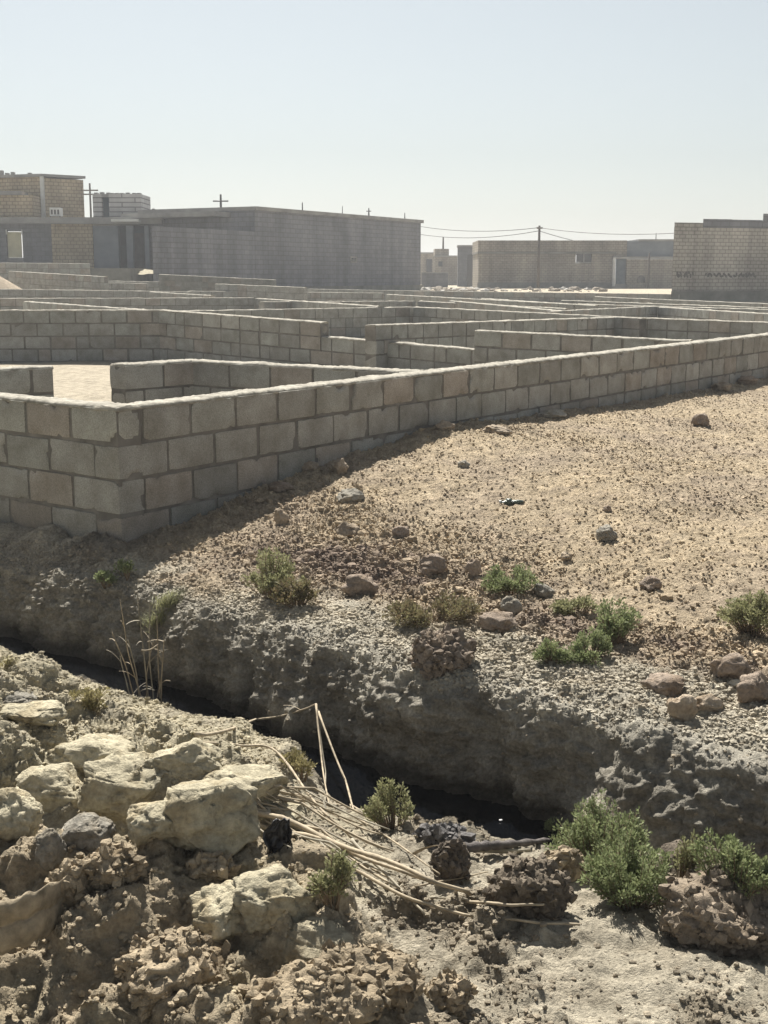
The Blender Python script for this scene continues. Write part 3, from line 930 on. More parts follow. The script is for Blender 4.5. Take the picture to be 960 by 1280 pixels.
# upper storey
cu = Vector((W(53, 222, 60.2).x, 60.2)); cl_ = Vector((W(-70, 222, 62).x, 62)); cr_ = Vector((W(104, 226, 61.6).x, 61.6))
zu = zat(221.5, 60.5)
part_prism("upper_wall", M["tan_brick"], h, [tuple(cl_), tuple(cu), tuple(cu + Vector((.2, 4))), tuple(cl_ + Vector((0, 3)))], zs1 + .003, zu)
part_prism("upper_wall", M["tan_brick"], h, [tuple(cu + Vector((.012, 0))), tuple(cr_), tuple(cr_ + Vector((-.9, 3.5))), tuple(cu + Vector((.25, 4)))], zs1 + .003, zu - .05)
part_prism("upper_roof", M["slab"], h, [tuple(cl_ + Vector((-.1, -.2))), tuple(cu + Vector((0, -.2))), tuple(cr_ + Vector((.15, -.15))), tuple(cl_ + Vector((0, 6)))], zu + .003, zu + .12)
part_prism("rain_pipe", M["ac_white"], h, [(cu.x - .08, cu.y - .18), (cu.x + .08, cu.y - .18), (cu.x + .08, cu.y - .02), (cu.x - .08, cu.y - .02)], zs1 + .003, zu)
part_prism("roof_room", M["tan_brick"], h, hf(-60, 45, Dh + .8, 1.2), zs1 + .003, zat(244, Dh + .8))
part_prism("roof_room_slab", M["slab"], h, hf(-62, 29, Dh + .5, 1.4), zat(244, Dh + .8) + .003, zat(239, Dh + .8))
for p0 in (0, 5, 12, 19, 40, 45, 60):
    part_prism("roof_block", M["slab"], h, hf(p0, p0 + 4, 60.6 + .02 * p0, .25), zu + .123, zu + .22 + .05 * ((p0 * 7) % 3))
# roof-top hut of pale blocks
h2 = thing("rooftop_hut", "small pale striped block hut with dark doorway on the left house roof", "hut", (hx(150), Dh + 3, zs1))
def h2seg(nm, mat, p0, p1, y0, y1, D, th): return part_prism(nm, mat, h2, hf(p0, p1, D, th), zat(y1, D), zat(y0, D))
Dt = Dh + 2.2
zh = zs1 + .004
for nm, mt, p0, p1 in (("wall", M["pale_sheet"], 119, 130), ("wall", M["pale_sheet"], 139, 179)):
    part_prism(nm, mt, h2, hf(p0, p1, Dt, 2.4), zh, zat(242.5, Dt))
part_prism("doorway", M["dark_blue"], h2, hf(130.1, 138.9, Dt + .3, .1), zh, zat(246, Dt))
part_prism("lintel", M["slab"], h2, hf(130.1, 138.9, Dt, .3), zat(246, Dt) + .003, zat(242.5, Dt))
for p0 in (121, 128, 136, 141, 147, 153, 160, 168, 174):
    part_prism("loose_block", M["slab"], h2, hf(p0, p0 + 4.5, Dt + .3, .3), zat(242.5, Dt) + .003, zat(240.6 - (p0 % 3) * .5, Dt))
# cooler, tank pipe
o = thing("air_cooler", "white box air cooler standing on the left house roof", "air cooler", (hx(72, Dh + .4), Dh + .4, zs1))
part_prism("casing", M["ac_white"], o, hf(65, 78, Dh + .3, .5), zat(270, Dh + .3) , zat(259.5, Dh + .3))
for q in (66.5, 70.5, 74.5):
    part_prism("louvre", M["steel_dark"], o, hf(q, q + 2.3, Dh + .29, .008), zat(268, Dh + .3), zat(262, Dh + .3))
for q in (65.2, 77):
    part_prism("leg", M["steel_dark"], o, hf(q, q + .8, Dh + .35, .05), zs1 + .003, zat(270.1, Dh + .3))
o = thing("vent_stack", "short pale vent stack standing on the parapet roof", "chimney", (hx(194, Dh + 1.4), Dh + 1.4, zs1))
tubes("pipe", [([(hx(194, Dh + 1.4), Dh + 1.4, zs1 + .01), (hx(194, Dh + 1.4), Dh + 1.4, zat(263, Dh + 1.4))], .09)], M["slab"], o, 10)
tubes("cowl", [([(hx(194, Dh + 1.4), Dh + 1.4, zat(262.9, Dh + 1.4)), (hx(194, Dh + 1.4), Dh + 1.4, zat(260.5, Dh + 1.4))], [.13, .05])], M["slab"], o, 10)

# --- yellow-brown brick building with gate (right of centre)
Dr = 78.0
rb = thing("brick_building", "long low buff brick building with one small window and blue gate", "building", (W(600, 350, Dr).x, Dr, .6))
def rx(px, D=Dr): return W(px, 330, D).x
def rf(p0, p1, D=Dr, thk=.3): return [(rx(p0, D), D), (rx(p1, D), D), (rx(p1, D), D + thk), (rx(p0, D), D + thk)]
def rseg(nm, mat, p0, p1, y0, y1, D=Dr, thk=.3): return part_prism(nm, mat, rb, rf(p0, p1, D, thk), zat(y1, D), zat(y0, D))
rseg("wall", M["buff_brick"], 598, 719.5, 317, 362, Dr, 5)
rseg("wall", M["buff_brick"], 739.5, 769, 317, 362, Dr, 5)
rseg("wall_under_window", M["buff_brick"], 719.6, 739.4, 329, 362, Dr, .3)
wf = rseg("window", M["slab"], 720, 739, 327.6, 328.8, Dr + .02, .1)
for nm, p0, p1 in (("pane", 720.2, 728.7), ("pane", 730.3, 738.9)):
    o = part_prism(nm, M["window_dark"], wf, rf(p0, p1, Dr + .18, .04), zat(327.4, Dr), zat(317.2, Dr)); o.location = (0, 0, 0)
o = part_prism("mullion", M["slab"], wf, rf(728.8, 730.2, Dr + .1, .06), zat(327.4, Dr), zat(317.2, Dr)); o.location = (0, 0, 0)
rseg("parapet", M["buff_brick"], 597.5, 769, 300.5, 315, Dr - .03, 5.1)
rseg("string_course", M["plinth"], 597, 770, 315.1, 316.9, Dr - .1, 5)
rseg("plinth", M["plinth"], 597, 769, 353, 368, Dr - .06, .05)
rseg("gate_pier", M["ac_white"], 766.5, 769.5, 322, 358, Dr - .4, .3)
rseg("gate", M["door_blue"], 770, 783, 323, 357, Dr + .2, .08)
rseg("gate_threshold", M["slab"], 766, 785, 355, 362, Dr - .3, .7)
rseg("side_wall", M["buff_brick"], 783.5, 870, 324, 364, Dr - .3, .3)
rseg("wall_above_gate", M["buff_brick"], 769.1, 783.2, 300.5, 320.4, Dr, 4)
rseg("upper_band", M["plaster_blue"], 783.3, 870, 301.5, 320.5, Dr + .1, 4)
rseg("upper_roof", M["slab"], 797, 870, 299, 301.4, Dr, 4)
rseg("gate_lintel", M["slab"], 766, 872, 320.7, 323.6, Dr - .35, 1)
# little dark arched hatch
mb = MB()
xs = rx(802, Dr - .3); hw = .22
zc = zat(349, Dr)
pts = [(xs + hw * math.cos(q), zc + .22 * math.sin(q)) for q in np.linspace(0, math.pi, 9)]
pts = [(xs + hw, zat(353, Dr))] + pts + [(xs - hw, zat(353, Dr))]
Vv = [(p[0], Dr - .36, p[1]) for p in pts] + [(p[0], Dr - .302, p[1]) for p in pts]
k_ = len(pts)
Fv = [tuple(range(k_))[::-1], tuple(range(k_, 2 * k_))] + [(i, (i + 1) % k_, (i + 1) % k_ + k_, i + k_) for i in range(k_)]
link("hatch", poly_mesh("hatch", Vv, Fv, False), M["window_dark"], rb)

# --- tall brick building at right edge
Dq = 50.0
qb = thing("brick_building", "tall worn buff brick building with black scrawls at the right edge", "building", (W(900, 370, Dq).x, Dq, .5))
qa, qe = W(841, 330, Dq), W(1080, 330, Dq + 3)
dvq = (Vector((qe.x, qe.y)) - Vector((qa.x, qa.y))).normalized()
Lq = (Vector((qe.x, qe.y)) - Vector((qa.x, qa.y))).length
nq = Vector((-dvq.y, dvq.x))
def qfoot(p0, p1, out=0., thk=6.):
    def tt(px):
        r = ray(px, 330)
        k = r.x / r.y
        return (k * qa.y - qa.x) / (dvq.x - k * dvq.y)
    a, b2 = Vector((qa.x, qa.y)) + dvq * tt(p0) - nq * out, Vector((qa.x, qa.y)) + dvq * tt(p1) - nq * out
    back = Vector((.30, 1.0)) * thk
    return [tuple(a), tuple(b2), tuple(b2 + back), tuple(a + back)]
part_prism("wall", M["pale_brick"], qb, qfoot(841, 1080), zat(364, Dq), zat(284, Dq))
part_prism("plinth", M["plinth"], qb, qfoot(839, 1080, .08), .1, zat(364, Dq) - .003)
part_prism("parapet", M["pale_brick"], qb, qfoot(841, 876, .01), zat(284, Dq) + .003, zat(278, Dq))
part_prism("parapet", M["grey_block"], qb, qfoot(876.1, 912, .03), zat(284, Dq) + .003, zat(273, Dq))
part_prism("parapet", M["grey_block"], qb, qfoot(912.2, 950, .015), zat(284, Dq) + .003, zat(273.3, Dq))
part_prism("parapet", M["grey_block"], qb, qfoot(950.1, 1080, .04), zat(284, Dq) + .003, zat(265, Dq))
# the spray-painted scrawl: looping strokes
def scrawl(parent, p0, p1, y0, y1, seed, amp=1.0):
    r = random.Random(seed)
    f = qfoot(p0, p1, .012)
    a, b2 = Vector(f[0]), Vector(f[1])
    mb = MB()
    z0, z1 = zat(y1, Dq), zat(y0, Dq)
    n = 26
    pr = None
    for i in range(n + 1):
        u = i / n
        x_ = u + .04 * math.sin(i * 2.2 + seed)
        z_ = .5 + .38 * math.sin(i * 1.35 + seed) * r.uniform(.5, 1) * amp
        p = a + (b2 - a) * x_
        cur = Vector((p.x, p.y, z0 + (z1 - z0) * z_))
        if pr is not None and r.random() < .8:
            wv_ = Vector((0, 0, .035))
            tt = (cur - pr).normalized(); side = Vector((dvq.x * -tt.z, dvq.y * -tt.z, Vector((dvq.x, dvq.y, 0)).dot(tt))) * .035
            o2 = Vector((nq.x, nq.y, 0)) * .01
            q4 = [pr - side, cur - side, cur + side, pr + side]
            mb.quad(*[tuple(v) for v in q4]); mb.quad(*[tuple(v + o2) for v in q4[::-1]])
        pr = cur
    mb.build("graffiti", M["graffiti"], parent)
scrawl(qb, 846, 868, 336, 350, 1)
scrawl(qb, 882, 915, 338, 350, 2, .7)
scrawl(qb, 918, 946, 338, 349, 3, .8)

# --- small far blocks in the gap
def far_block(nm, label, p0, p1, y0, D, mat, depth=4, extra=()):
    o = thing(nm, label, "building", (W(p0, 340, D).x, D, .7))
    part_prism("wall", mat, o, [(W(p0, 340, D).x, D), (W(p1, 340, D).x, D), (W(p1, 340, D).x + .2, D + depth), (W(p0, 340, D).x + .2, D + depth)], .4, zat(y0, D))
    part_prism("roof_slab", M["slab"], o, [(W(p0 - 1, 340, D).x, D - .2), (W(p1 + 1, 340, D).x, D - .2), (W(p1 + 1, 340, D).x + .2, D + depth), (W(p0 - 1, 340, D).x + .2, D + depth)], zat(y0, D) + .003, zat(y0 - 1.6, D))
    return o
o = far_block("outbuilding", "small far buff block beside the grey building corner", 522, 543, 317, 112, M["buff_brick"])
part_prism("doorway", M["window_dark"], o, [(W(533, 340, 111.9).x, 111.9), (W(540, 340, 111.9).x, 111.9), (W(540, 340, 111.9).x, 111.99), (W(533, 340, 111.9).x, 111.99)], .4, zat(324, 111.9))
o = far_block("outbuilding", "far buff house with a raised left half and pole above", 543.5, 573, 321, 104, M["buff_brick"])
part_prism("upper_wall", M["buff_brick"], o, [(W(543.5, 340, 104).x, 104.1), (W(561, 340, 104).x, 104.1), (W(561, 340, 104).x, 107), (W(543.5, 340, 104).x, 107)], zat(319.4, 104) + .003, zat(311, 104))
part_prism("window", M["window_dark"], o, [(W(548, 340, 103.9).x, 103.93), (W(553, 340, 103.9).x, 103.93), (W(553, 340, 103.9).x, 103.99), (W(548, 340, 103.9).x, 103.99)], zat(333, 104), zat(327, 104))
o = far_block("outbuilding", "dark grey far house touching the low buff building", 572, 604, 308, 92, M["blue_block"])
part_prism("doorway", M["window_dark"], o, [(W(584, 340, 91.9).x, 91.93), (W(594, 340, 91.9).x, 91.93), (W(594, 340, 91.9).x, 91.99), (W(584, 340, 91.9).x, 91.99)], .4, zat(318, 92))
o = thing("boundary_wall", "low blue grey block wall in the gap beside the grey building", "wall", (W(540, 350, 84).x, 84, .7))
part_prism("blockwork", M["blue_block"], o, [(W(527, 340, 84).x, 84), (W(560, 340, 84).x, 84), (W(560, 340, 84).x, 84.2), (W(527, 340, 84).x, 84.2)], .3, zat(341, 84))
part_prism("coping", M["slab"], o, [(W(526.6, 340, 84).x, 83.96), (W(560.4, 340, 84).x, 83.96), (W(560.4, 340, 84).x, 84.24), (W(526.6, 340, 84).x, 84.24)], zat(341, 84) + .003, zat(340, 84))

# --- poles, aerials, wires
def pole(nm, label, cat, px, y0, y1, D, r=.06, arms=(), mat="wood_pole", zbase=None):
    z1, z0 = zat(y0, D), (zat(y1, D) if zbase is None else zbase)
    x = W(px, (y0 + y1) / 2, D).x
    o = thing(nm, label, cat, (x, D, z0))
    tubes("mast", [([(x, D, z0), (x, D, z1)], [r, r * .7])], M[mat], o, 8)
    for (dy, halfw) in arms:
        z = zat(dy, D)
        tubes("crossarm", [([(x - halfw, D - r * 1.2, z), (x + halfw, D - r * 1.2, z)], r * .55)], M[mat], o, 6)
    return o
pole("utility_pole", "tall dark utility pole in front of the low buff brick building", "pole", 673.5, 282, 360, 70, .09, ((285, .16),))
pole("utility_pole", "pole with two crossarms between the brick upper floor and rooftop hut", "pole", 113.5, 229, 300, 70, .07, ((238, .45), (243, .5)), zbase=1.0)
pole("roof_aerial", "cross shaped aerial on the grey building roof", "aerial", 276, 243, 262, 60, .06, ((251.5, .35),), "steel_dark", zbase=zA - .1)
rodlab = {378: "thin steel rod nearest the aerial on the grey building roof", 428: "short bent steel rod halfway along the grey building roof",
          461: "thick steel rod with a small crossbar on the grey building roof", 506: "last thin steel rod near the right end of the grey roof"}
for px, y0, r_, arms in ((378, 253, .03, ()), (428, 257.5, .02, ()), (461, 260, .04, ((264, .12),)), (506, 266, .03, ())):
    tpx = (px - 318) / (526 - 318)
    k_ = ray(px, 270); kk = k_.x / k_.y
    tl = (kk * cA.y - cA.x) / (uA.x - kk * uA.y)
    D = cA.y + uA.y * tl + .3
    pole("roof_rod", rodlab[px], "rod", px, y0, 270, D, r_, arms, "steel_dark", zbase=zA - .01)
pole("far_pole", "thin pole rising above the far raised house in the gap", "pole", 554, 296, 312, 104.6, .08, (), "wood_pole", zbase=zat(311, 104) - .02)
pole("slim_post", "slim dark post before the tan side wall of the blue gate", "post", 811, 316, 361, 77, .07, (), "wood_pole", zbase=.6)
pole("roof_rod", "thin rod above the dark blue band beside the gate", "rod", 820, 291, 302, 78.6, .03, (), "steel_dark", zbase=zat(299, 78) - .02)

def wire(label, a, b2, sag, r=.018):
    pts = []
    for i in range(25):
        u = i / 24
        p = a.lerp(b2, u)
        p.z -= sag * 4 * u * (1 - u)
        pts.append(p)
    o = tubes("overhead_wire", [(pts, r)], M["steel_dark"], None, 5)
    tag(o, label, "wire", "overhead wires at the utility pole")
top = W(673.5, 284.5, 70); top2 = W(673.5, 288.5, 70)
wire("upper overhead wire from the utility pole towards the grey building", top, W(500, 278, 86), .35)
wire("lower overhead wire from the utility pole towards the grey building", top2, W(500, 288, 86), .42)
wire("upper overhead wire from the utility pole towards the tall brick building", top, W(850, 291, 60), .18)
wire("stay wire slanting from the utility pole down to the buff roof", top2, W(716, 300.5, 78.2), .02)

# ------------------------------------------------------------------ stones, clods, heaps
def ico(sub):
    import bmesh
    bm = bmesh.new()
    bmesh.ops.create_icosphere(bm, subdivisions=sub, radius=1)
    v = np.array([p.co[:] for p in bm.verts]); f = np.array([[q.index for q in p.verts] for p in bm.faces])
    bm.free()
    return v, f
ICO = {k: ico(k) for k in (1, 2, 3, 4, 5)}

def stone_arrays(sub, seed, size, amp=.28, facet=.5, crumb=0.):
    v, f = ICO[sub]
    r = np.random.default_rng(seed)
    off = r.random(3) * 40
    p = v.copy()
    # cut by random planes so that it reads as a broken lump
    for k in range(int(1 + 15 * facet)):
        n = r.normal(size=3); n /= np.linalg.norm(n)
        lim = .58 + .34 * r.random()
        dd = p @ n
        p = p - np.clip(dd - lim, 0, None)[:, None] * n * .92
    dn = fbm(v[:, 0] * .5 + off[0], v[:, 1] * .5 + off[1], v[:, 2] * .5 + off[2], .4, 3, seed % 50)
    p = p * (1 + amp * dn)[:, None]
    if crumb:
        if crumb <= .2:
            k1, k2, ki = worley(v[:, 0] * 1.7 + off[2] + .35 * dn, v[:, 1] * 1.7 + .2 * dn, v[:, 2] * 1.9, seed % 41)
            p = p * (1 - .11 * (1 - sst(.0, .085, k2 - k1)) + .07 * (ki - .5) + .05 * fbm(v[:, 0], v[:, 1], v[:, 2], .35, 4, seed % 23, .6))[:, None]
        w1, w2, wi = worley(v[:, 0] * 2.6 + off[0], v[:, 1] * 2.6, v[:, 2] * 2.6, seed % 37)
        u1, u2, ui = worley(v[:, 0] * 6 + off[1], v[:, 1] * 6, v[:, 2] * 6, seed % 31)
        p = p * (1 + crumb * (.9 * (.4 - np.clip(w1, 0, .9) ** 2) + .45 * (.4 - np.clip(u1, 0, .9) ** 2) + .22 * fbm(v[:, 0], v[:, 1], v[:, 2], .22, 4, seed % 29, .55)))[:, None]
    a = r.random() * 6.28
    ca, sa = math.cos(a), math.sin(a)
    p = np.stack([p[:, 0] * ca - p[:, 1] * sa, p[:, 0] * sa + p[:, 1] * ca, p[:, 2]], -1)
    return p * np.array(size), f

def stone(name, label, cat, px, py, wpx, hpx, color, seed, sub=4, sink=.3, group=None, amp=.25, facet=.5, crumb=0., ratio=.85):
    """a lump whose silhouette is about wpx x hpx around photo pixel (px,py = its foot)"""
    p = pick(px, py)
    dist = (p - Vector((0, 0, EYE))).length
    rx_, rz_ = wpx / 2 / F_PX * dist * 1.08, hpx / 2 / F_PX * dist * 1.15
    v, f = stone_arrays(sub, seed, (rx_, rx_ * ratio, rz_), amp, facet, crumb)
    v = v + np.array([p.x, p.y + rx_ * ratio * .5, p.z + rz_ * (1 - 2 * sink * .5)])
    rg_ = np.random.default_rng(seed)
    g_ = rg_.normal() * .06
    cc = np.tile(np.array(color) * (1 + g_), (len(v), 1))
    if sub >= 4:
        st = fbm(v[:, 0], v[:, 1], v[:, 2], .09, 4, seed % 19)
        st = (sst(.0, .6, st) * .65)[:, None]
        cc = cc * (1 - st) + cc * np.array([.70, .64, .56]) * st
    if crumb > .2:
        cv, cf = ICO[1]
        n = int(260 * (rx_ / .05) ** 1.3) + 60
        ids = rg_.integers(0, len(v), n)
        ctr = v.mean(0)
        extra = []
        for k in range(n):
            rr_ = .0022 * (6.5 ** (rg_.random() ** 1.8)) * (dist / 3) ** .7
            dirn = (v[ids[k]] - ctr); dirn /= np.linalg.norm(dirn) + 1e-9
            extra.append(cv * (rr_ * (1 + .45 * rg_.normal(size=(len(cv), 1)).clip(-1.5, 1.5))) * rg_.uniform(.75, 1.25, 3) + v[ids[k]] + dirn * rr_ * .2)
        f = np.concatenate([f] + [cf + len(v) + k * len(cv) for k in range(n)])
        v = np.concatenate([v] + extra)
        cc = np.concatenate([cc, np.repeat(np.array(color)[None] * rg_.uniform(.85, 1.2, (n, 1)), len(cv), 0)])
    me = np_mesh(name, v, f, sub >= 4, cc)
    if crumb > .2:
        sm_ = np.zeros(len(f), dtype=bool); sm_[:len(ICO[sub][1])] = True
        me.polygons.foreach_set("use_smooth", sm_)
    return tag(link(name, me, M["clod"]), label, cat, group)

dust = (.44, .365, .28); pinkish = (.37, .30, .24); palec = (.54, .487, .355); grey_ = (.36, .335, .285); brown = (.41, .335, .235)
G1 = "loose stones on the field"
for i, (px, py, w_, h_, c_, lb) in enumerate((
    (759, 675, 25, 17, grey_, "dark rounded stone alone in the middle of the field"),
    (853, 902, 33, 34, dust, "upright tan clod on the ditch edge, largest at the right"),
    (888, 890, 32, 20, dust, "flat tan clod right beside the largest upright clod"),
    (878, 532, 22, 16, pinkish, "reddish squarish stone near the far end of the long wall"),
    (936, 481, 20, 11, pinkish, "reddish stone at the wall foot by the right edge"),
    (905, 488, 24, 10, dust, "flat tan stone at the wall foot near the right edge"),
    (352, 655, 17, 20, dust, "pale square stone just right of the corner's shadow"),
    (388, 590, 26, 14, dust, "flat tan stone touching the long wall's shadow"),
    (424, 592, 20, 18, dust, "tan angular stone beside the long wall foot"),
    (437, 628, 32, 16, grey_, "low grey pair of lumps right of the pale square stone"),
    (434, 672, 26, 20, dust, "round tan clod above the reddish clod patch"),
    (350, 616, 28, 14, pinkish, "reddish lump at the edge of the corner's shadow"),
    (580, 585, 14, 10, grey_, "small dark stone on the smooth part of the field"),
    (502, 672, 20, 15, pinkish, "reddish clod left of the green bottle"),
    (592, 720, 17, 22, pinkish, "tall reddish clod left of the middle green tuft"),
    (538, 716, 36, 22, pinkish, "dark reddish lump between the tufts above the ditch"),
    (450, 745, 40, 26, pinkish, "dark broad clod at the edge of the reddish patch"),
    (815, 738, 24, 16, pinkish, "dull red stone on the field right of the green tufts"),
    (708, 702, 15, 12, dust, "small tan stone below the middle field stone"),
    (680, 746, 26, 18, grey_, "grey lump just right of the middle green tuft"),
    (640, 768, 26, 22, grey_, "pale grey broken lump below the middle green tuft"),
    (625, 790, 44, 24, pinkish, "broad shaded clod above the ditch bulge"),
    (830, 868, 48, 24, pinkish, "rough reddish clod behind the upright tan clod"),
    (915, 850, 46, 30, pinkish, "large rough clod on the ditch edge near the right border"),
    (945, 878, 44, 34, pinkish, "rough reddish clod cut by the right border"),
    (557, 538, 22, 12, dust, "tan stone beside the gap in the long wall's lowest course"),
    (622, 543, 34, 12, dust, "flat tan lump heaped against the middle of the long wall"),
    (692, 522, 36, 10, grey_, "flat grey slab at the long wall foot"),
    (760, 640, 12, 8, pinkish, "small reddish stone above the middle field stone"),
    (560, 775, 24, 16, dust, "tan clod below the brown tuft on the ditch edge"),
    )):
    stone("stone", lb, "stone", px, py, w_, h_, c_, 200 + i, 4, .35, G1, .28, .5, .16)
# overhanging clump on the far lip
stone("earth_clump", "dark clump of earth sticking up on the ditch lip above the bulge", "clump", 552, 836, 70, 44, (.30, .245, .195), 300, 5, .55, None, .35, .2, .4)
# clay lumps of the pale heap
G2 = "pale clay lumps of the broken heap"
for i, (px, py, w_, h_, c_, lb) in enumerate((
    (150, 1016, 104, 84, palec, "big rounded pale clay lump left of the dark crack"),
    (250, 1056, 130, 100, palec, "largest pale clay lump, right of the dark crack"),
    (62, 1014, 90, 56, palec, "pale clay lump above the dark hollow at the left"),
    (62, 1078, 34, 46, grey_, "small upright grey stone standing in the dark hollow"),
    (100, 1062, 60, 44, grey_, "cracked grey clay lump inside the dark hollow"),
    (200, 1046, 76, 56, palec, "pale clay lump wedged in the dark crack between the two biggest"),
    (14, 1046, 70, 66, palec, "pale clay lump at the left border beside the dark hollow"),
    (108, 972, 100, 50, palec, "broad pale clay lump behind the one left of the crack"),
    (300, 1004, 96, 48, palec, "pale clay lump behind the largest one, beside the reeds"),
    (226, 972, 84, 46, palec, "pale clay lump on the heap's top below the arched reed"),
    (330, 1046, 90, 44, palec, "flattish pale clay lump under the reed roots"),
    (35, 905, 70, 30, palec, "low grey clay lump on the heap's left shoulder"),
    (20, 884, 46, 20, grey_, "smooth pale stone below the yellow sprouts at the left border"),
    (280, 1170, 84, 66, palec, "pale angular lump on the front of the brown heap"),
    (335, 1150, 96, 62, palec, "wide pale lump topping the brown heap's right end"),
    (390, 1205, 86, 50, (.43, .38, .275), "brownish clay lump low on the right of the brown heap"),
    (262, 1095, 40, 24, brown, "crumbly brown clod standing on the brown heap's crest"),
    (92, 1128, 44, 50, brown, "crumbly brown clod burying the end of the beige sheeting"),
    (135, 1100, 54, 40, brown, "tall crumbly brown clod on the crest above the sheeting"),
    (445, 1265, 110, 80, brown, "large crumbly brown clod at the heap's lower right foot"),
    (390, 1290, 110, 70, brown, "crumbly brown clod on the lower border beside the right foot clod"),
    (215, 1240, 100, 60, brown, "crumbly brown clod in the middle of the brown heap's face"),
    )):
    cr = .10 if c_ is palec or c_ is grey_ or c_[0] == .43 else .34
    stone("clay_lump" if cr < .2 else "earth_clod", lb, "clay lump" if cr < .2 else "clod", px, py, w_ * 1.1, h_, c_, 400 + i, 5, .62, G2 if cr < .2 else "crumbly clods of the brown heap", .16 if cr < .2 else .30, .75 if cr < .2 else .25, .05 if cr < .2 else .34)
# dark root clump, peat lumps
stone("root_clump", "dark pyramid clump of roots and earth on the near bank", "clump", 660, 1146, 84, 62, (.21, .175, .135), 501, 5, .3, None, .3, .2, .4)
stone("peat_lump", "dark peaty lump beside the blackened branch", "clump", 562, 1098, 34, 40, (.19, .16, .13), 502, 5, .3, None, .3, .2, .4)
stone("peat_lump", "grey ashy lump at the left end of the blackened branch", "clump", 556, 1062, 48, 26, (.20, .19, .185), 503, 5, .35, None, .3, .2, .35)
stone("earth_clod", "dark earth clod at the foot of the biggest green bush", "clod", 705, 1098, 40, 30, brown, 504, 4, .4, "crumbly clods of the near bank", .3, .2, .3)
stone("earth_clod", "broad dark crumbly clod below the tall shrub at the right border", "clod", 915, 1178, 124, 70, (.31, .255, .195), 508, 5, .5, "crumbly clods of the near bank", .3, .25, .34)
stone("earth_clod", "dark earth clod on the lower border right of the brown heap", "clod", 560, 1262, 50, 36, brown, 505, 4, .4, "crumbly clods of the near bank", .3, .2, .3)
stone("earth_clod", "small upright dark clod on the flat pale bank", "clod", 503, 1228, 14, 18, brown, 506, 4, .35, "crumbly clods of the near bank", .3, .2, .3)

# rough mound things in the distance
def heap(name, label, px0, px1, py_top, py_bot, D, color, seed, base=None):
    a, b2 = W(px0, py_bot, D), W(px1, py_bot, D)
    z1 = zat(py_top, D); z0 = zat(py_bot, D) if base is None else base
    cx, w_ = (a.x + b2.x) / 2, abs(b2.x - a.x) / 2
    n = 40
    gx, gy = np.meshgrid(np.linspace(-1.3, 1.3, n), np.linspace(-1.3, 1.3, n))
    rr = np.sqrt(gx ** 2 + gy ** 2)
    zz = (z1 - z0) * np.clip(1 - rr, -.1, 1) ** 1.0 if False else (z1 - z0) * np.clip(1.05 - rr ** 1.2, -.15, 1)
    X2, Y2 = cx + gx * w_, D + 1 + gy * w_
    zz = zz + .06 * fbm(X2, Y2, zz * 0, .8, 4, seed)
    v = np.stack([X2, Y2, z0 + zz], -1).reshape(-1, 3)
    i = np.arange(n * n).reshape(n, n)
    f = np.stack([i[:-1, :-1], i[:-1, 1:], i[1:, 1:], i[1:, :-1]], -1).reshape(-1, 4)
    tag(link(name, np_mesh(name, v, f, True, np.tile(color, (len(v), 1))), M["clod"]), label, "heap")
heap("earth_mound", "reddish earth mound at the left border among the far walls", -110, 52, 337, 361, 41.5, (.43, .355, .265), 5, .3)
heap("sand_pile", "small pale sand pile before the dark porch of the left house", 136, 206, 336.5, 341.5, 54, (.42, .38, .28), 6)

